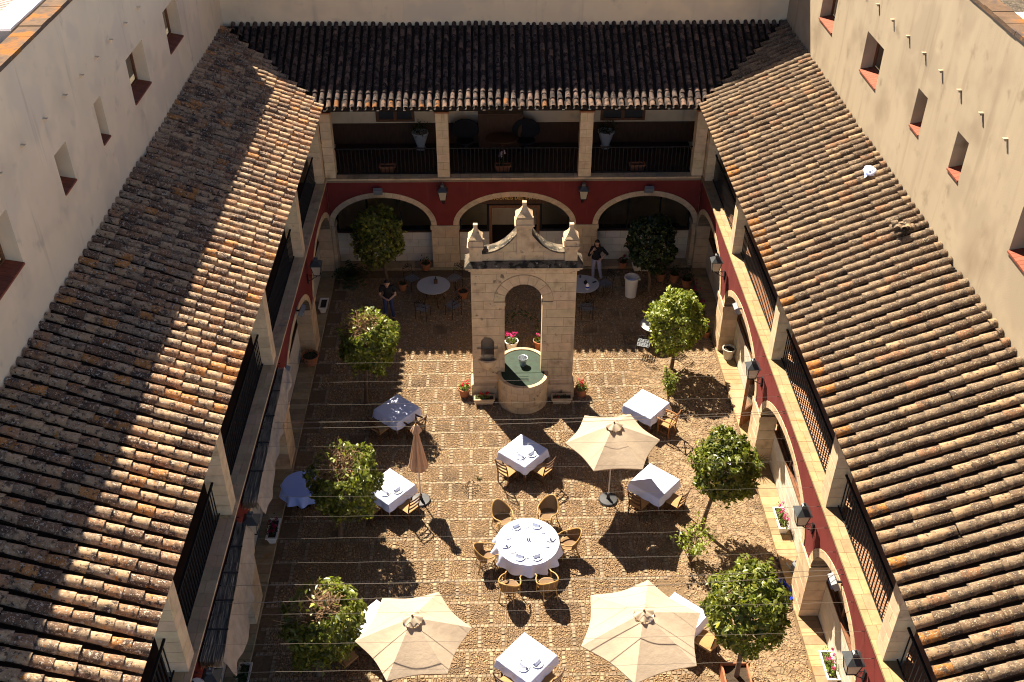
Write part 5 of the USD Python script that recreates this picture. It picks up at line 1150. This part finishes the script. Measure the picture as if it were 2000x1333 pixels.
t = thing('plastic_bag', 'crumpled white plastic bag lying on the right roof', 'bag', (16.25, -8.5, roof_z('right', 16.25, 0) + .14)); m = trimesh.creation.icosphere(3, 1.0); m.vertices *= np.array([.17, .22, .12]) * (1 + .7 * (meshkit.fbm(m.vertices * 2.6, 3, 2) - .5))[:, None]; MB().add(m, 30).build('sack', 'linen', t); MB().grid([[(-.12 - .1 * a, .16 * b - .1, -.02 + .05 * math.sin(5 * b + 3 * a)) for b in np.linspace(-1, .3, 6)] for a in np.linspace(0, 1, 5)], True).build('flap', 'linen', t)
t = thing('broken_tiles', 'heap of broken tile pieces high on the right roof by the wall', 'rubble', (16.3, -11.55, roof_z('right', 16.3, 0) + .10))
for k in range(7):
    v, f_ = cover_tile(rng.uniform(.12, .3), .10, .085, .0, 5); R = trimesh.transformations.euler_matrix(rng.uniform(-.5, .5), rng.uniform(-.4, .4), rng.uniform(0, 6))[:3, :3]; MB().add((v @ R.T + [rng.normal(0, .22), rng.normal(0, .10), .03], f_), True, tint_for('right')).build('shard', 'old_tile', t)
t = thing('flower_pot', 'glazed blue white pot with a spiky plant beside the second right pillar', 'pot', (13.72, -11.35, 0.12)); MB().lathe([(0, 0), (.1, 0), (.15, .24), (.13, .24), (.09, .03), (0, .2)], seg=16).build('vessel', 'white_metal', t); m = MB()
for k in range(22):
    a = k * 2.4; L = .55; m.grid([[(math.cos(a) * L * q * .8 - s * .02 * math.sin(a) * (1 - q), math.sin(a) * L * q * .8 + s * .02 * math.cos(a) * (1 - q), .22 + L * (q * .9 - .75 * q * q)) for s in (-1, 1)] for q in np.linspace(0, 1, 6)], True)
m.build('foliage', 'leaf', t)
# back gallery furniture
MB().poly(sbox(-3.5, 3.74, 16.7, 4.58), F_back(3.24), .003, .03).build('gallery_dado', 'dark_wood', gal['back'], world=True)
for x, lab in ((5.05, 'high backed dark wicker chair left of the oval table in the back gallery'), (7.35, 'high backed dark wicker chair right of the oval table in the back gallery')):
    t = thing('wicker_chair', lab, 'chair', (x, 2.5, 3.74)); q = np.linspace(-.15 * PI, 1.15 * PI, 20); o = np.c_[.50 * np.cos(q), np.full(20, .22), .78 + .42 * np.sin(q)]; P = [o, o * [.5, 1, 1] + [0, .05, -.2], o * [.3, 1, 0] + [0, .02, .45]]
    MB().grid(P, True).grid([p + [0, -.03, 0] for p in P], True, flip=True).tube(o, .03, 6).build('backrest', 'black_cotton', t); MB().lathe([(0, .40), (.34, .40), (.34, .46), (0, .47)], seg=20).build('seat', 'black_cotton', t); MB().lathe([(.12, .40), (.1, .2), (.3, 0)], seg=16).build('foot', 'black_cotton', t)
t = thing('oval_table', 'dark oval table in the middle bay of the back gallery', 'table', (6.45, 2.15, 3.74)); m = trimesh.creation.cylinder(1.0, .04, sections=40); m.vertices *= [.62, .48, 1]; m.apply_translation([0, 0, .7]); MB().add(m, 40).build('tabletop', 'dark_wood', t); MB().lathe([(0, 0), (.25, 0), (.05, .08), (.05, .68), (0, .68)], seg=14).build('pedestal', 'dark_wood', t)
t = thing('cabinet', 'dark cabinet against the wall of the back gallery middle bay', 'cabinet', (6.4, 2.95, 3.74)); MB().box((0, 0, .7), (1.7, .4, 1.4)).build('carcass', 'dark_wood', t)
for s in (-1, 1): MB().box((s * .41, -.212, .7), (.78, .02, 1.25)).build('door', 'dark_wood', t)
for (x0, x1) in ((1.67, 3.13), (10.2, 11.9)):
    fr_ = MB(); T = F_back(3.24)
    for r in (sbox(x0, 4.66, x0 + .1, 6.0), sbox(x1 - .1, 4.66, x1, 6.0), sbox(x0 + .1, 4.66, x1 - .1, 4.76), sbox((x0 + x1) / 2 - .06, 4.76, (x0 + x1) / 2 + .06, 6.0)): fr_.poly(r, T, .002, .07)
    w = fr_.build('gallery_window', 'door_wood', gal['back'], world=True); MB().poly(sbox(x0 + .1, 4.76, x1 - .1, 6.0), T, .004, .02).build('pane', 'black_plastic', w, world=True)

# ------------------------------------------------------------------ people
MF = manifold3d.Manifold
def chain(parts):
    out = None
    for a, ra_, b, rb_ in parts:
        h = MF.batch_hull([MF.sphere(ra_, 20).translate(tuple(map(float, a))), MF.sphere(rb_, 20).translate(tuple(map(float, b)))])
        out = h if out is None else out + h
    return out
def to_mesh(man, it=8, edge=.03):
    m = man.refine_to_length(edge).to_mesh(); t = trimesh.Trimesh(m.vert_properties[:, :3], m.tri_verts, process=True); trimesh.smoothing.filter_taubin(t, iterations=it); return t
def hand(w, d, palm, s=1.0, curl=.4):
    """Palm and five fingers from the wrist w along d."""
    d = np.array(d, float) / np.linalg.norm(d); p = np.array(palm, float); p -= d * (p @ d); p /= np.linalg.norm(p); sd = np.cross(d, p); w = np.array(w, float); out = [(w, .026 * s, w + d * .05 * s, .030 * s)]
    for k, (o, L) in enumerate(((-.030, .065), (-.010, .075), (.010, .070), (.030, .055))):
        k0 = w + d * .075 * s + sd * o * s; k1 = k0 + (d * .9 + p * curl) * L * .55 * s; k2 = k1 + (d * (1 - curl) + p * curl * 1.6) * L * .5 * s
        out += [(w + d * .04 * s + sd * o * .8 * s, .014 * s, k0, .0105 * s), (k0, .0100 * s, k1, .009 * s), (k1, .009 * s, k2, .0078 * s)]
    b = w + d * .02 * s - sd * .026 * s; out += [(b, .013 * s, b + (d * .6 - sd * .8 + p * .2) * .045 * s, .011 * s), (b + (d * .6 - sd * .8 + p * .2) * .045 * s, .011 * s, b + (d * 1.2 - sd * .9 + p * .4) * .065 * s, .0095 * s)]
    return out
def person(loc, rot, label, J, top, legs_mat, long_hair, s=1.0, woman=False):
    t = thing('person', label, 'person', loc, rot); g = {k: np.array(v, float) * s for k, v in J.items()}; r = lambda x: x * s
    wd = .92 if woman else 1.0
    B = [(g['pel'] + [-.07 * s, 0, 0], r(.105 * wd), g['pel'] + [.07 * s, 0, 0], r(.105 * wd)), (g['pel'], r(.12), g['chest'], r(.125 * wd)), (g['chest'] + [-.09 * s, 0, .04 * s], r(.09 * wd), g['chest'] + [.09 * s, 0, .04 * s], r(.09 * wd)),
         (g['chest'], r(.10), g['neck'], r(.055)), (g['neck'], r(.05), g['head'] - [0, 0, .06 * s], r(.05)), (g['head'] + [0, .015 * s, .02 * s], r(.092), g['head'] + [0, -.015 * s, -.035 * s], r(.072)), (g['head'] + [0, -.07 * s, -.005 * s], r(.02), g['head'] + [0, -.098 * s, -.022 * s], r(.012)), (g['head'] + [0, -.05 * s, -.085 * s], r(.04), g['head'] + [0, -.06 * s, -.10 * s], r(.028))]
    for q in (-1, 1): B.append((g['head'] + [q * .085 * s, 0, -.01 * s], r(.016), g['head'] + [q * .09 * s, .005 * s, .02 * s], r(.018)))
    sh, lg = [], []
    for q in 'LR':
        B += [(g['sh' + q], r(.052 * wd), g['el' + q], r(.040 * wd)), (g['el' + q], r(.040 * wd), g['wr' + q], r(.027)), (g['chest'] + [0, 0, .05 * s], r(.07), g['sh' + q], r(.055 * wd))]
        B += hand(g['wr' + q], g['wr' + q] - g['el' + q], g['pal' + q], s * .95)
        B += [(g['hip' + q], r(.088), g['kn' + q], r(.058)), (g['kn' + q], r(.056), g['an' + q], r(.037)), (g['an' + q] - [0, 0, .03 * s], r(.036), g['an' + q] + np.array([0, -.13 * s, -.052 * s]), r(.028)), (g['an' + q] - [0, -.03 * s, .045 * s], r(.033), g['an' + q] - [0, 0, .0], r(.036))]
        lg += [(g['hip' + q], r(.102), g['kn' + q], r(.071)), (g['kn' + q], r(.069), g['an' + q] + [0, 0, .03 * s], r(.054)), (g['pel'], r(.118), g['hip' + q], r(.106))]
        m_ = g['sh' + q] + (g['el' + q] - g['sh' + q]) * (1.15 if long_hair else .55); sh += [(g['sh' + q], r(.068), m_, r(.060)), (g['chest'] + [0, 0, .05 * s], r(.088), g['sh' + q], r(.067))]
    sh += [(g['pel'] + [-.06 * s, 0, .02 * s], r(.125), g['pel'] + [.06 * s, 0, .02 * s], r(.125)), (g['pel'] + [0, 0, .02 * s], r(.13), g['chest'], r(.14)), (g['chest'] + [-.09 * s, 0, .03 * s], r(.105), g['chest'] + [.09 * s, 0, .03 * s], r(.105)), (g['chest'] + [0, 0, .05 * s], r(.1), g['neck'] - [0, 0, .03 * s], r(.065))]
    body = MB().add(to_mesh(chain(B), 6, .022), True).build('body', 'skin', t)
    MB().add(to_mesh(chain(sh)), True).build('shirt', top, body); MB().add(to_mesh(chain(lg)), True).build('trousers', legs_mat, body)
    H = [(g['head'] + [0, .03 * s, .035 * s], r(.098), g['head'] + [0, .02 * s, .055 * s], r(.09))]
    if long_hair: H += [(g['head'] + [0, .05 * s, .02 * s], r(.09), g['neck'] + [0, .07 * s, -.08 * s], r(.075)), (g['head'] + [-.06 * s, .02 * s, 0], r(.05), g['neck'] + [-.10 * s, .0, -.10 * s], r(.04)), (g['head'] + [.06 * s, .02 * s, 0], r(.05), g['neck'] + [.10 * s, .0, -.10 * s], r(.04))]
    MB().add(to_mesh(chain(H)), True).build('hair', 'hair', body)
    f = MB()
    for q in (-1, 1): m = trimesh.creation.icosphere(1, .011 * s); m.apply_translation(g['head'] + [q * .033 * s, -.083 * s, .012 * s]); f.add(m, True)
    f.build('eyes', 'hair', body); MB().box(g['head'] + [0, -.086 * s, -.062 * s], (.045 * s, .02 * s, .010 * s)).build('mouth', 'red_plaster', body)
    for q in 'LR': MB().add(to_mesh(chain([(g['an' + q] - [0, -.035 * s, .045 * s], r(.040), g['an' + q] + np.array([0, -.15 * s, -.055 * s]), r(.033))])), True).build('shoe', 'black_plastic', body)
    return t
JW = dict(pel=(0, 0, .94), chest=(.02, -.01, 1.26), neck=(.02, -.01, 1.45), head=(0.0, -.05, 1.60), shL=(-.16, -.01, 1.38), shR=(.19, 0, 1.37), elL=(-.25, -.10, 1.14), wrL=(-.13, -.17, 1.36), elR=(.36, .04, 1.14), wrR=(.20, -.08, .97), palL=(.3, .3, .5), palR=(-.5, .3, 0), hipL=(-.09, 0, .89), hipR=(.09, 0, .89), knL=(-.10, -.03, .48), knR=(.15, -.04, .48), anL=(-.09, .0, .08), anR=(.22, 0.0, .08))
person((9.90, -.72, 0), -.15, 'person with long dark hair, black top and pale trousers standing right of the well', JW, 'black_cotton', 'pale_denim', True, .99, True)
JM = dict(pel=(0, 0, .95), chest=(0, -.06, 1.28), neck=(0, -.10, 1.47), head=(0, -.19, 1.60), shL=(-.20, -.06, 1.40), shR=(.20, -.06, 1.40), elL=(-.27, -.14, 1.12), wrL=(-.08, -.34, 1.08), elR=(.27, -.14, 1.12), wrR=(.08, -.35, 1.06), palL=(.4, 0, .6), palR=(-.4, 0, .6), hipL=(-.10, 0, .90), hipR=(.10, 0, .90), knL=(-.12, -.03, .48), knR=(.12, -.03, .48), anL=(-.13, .02, .08), anR=(.14, .02, .08))
person((2.36, -3.22, 0), .05, 'person in black shirt and dark jeans looking down, behind the twiggy tree', JM, 'black_cotton', 'blue_denim', False, 1.0)
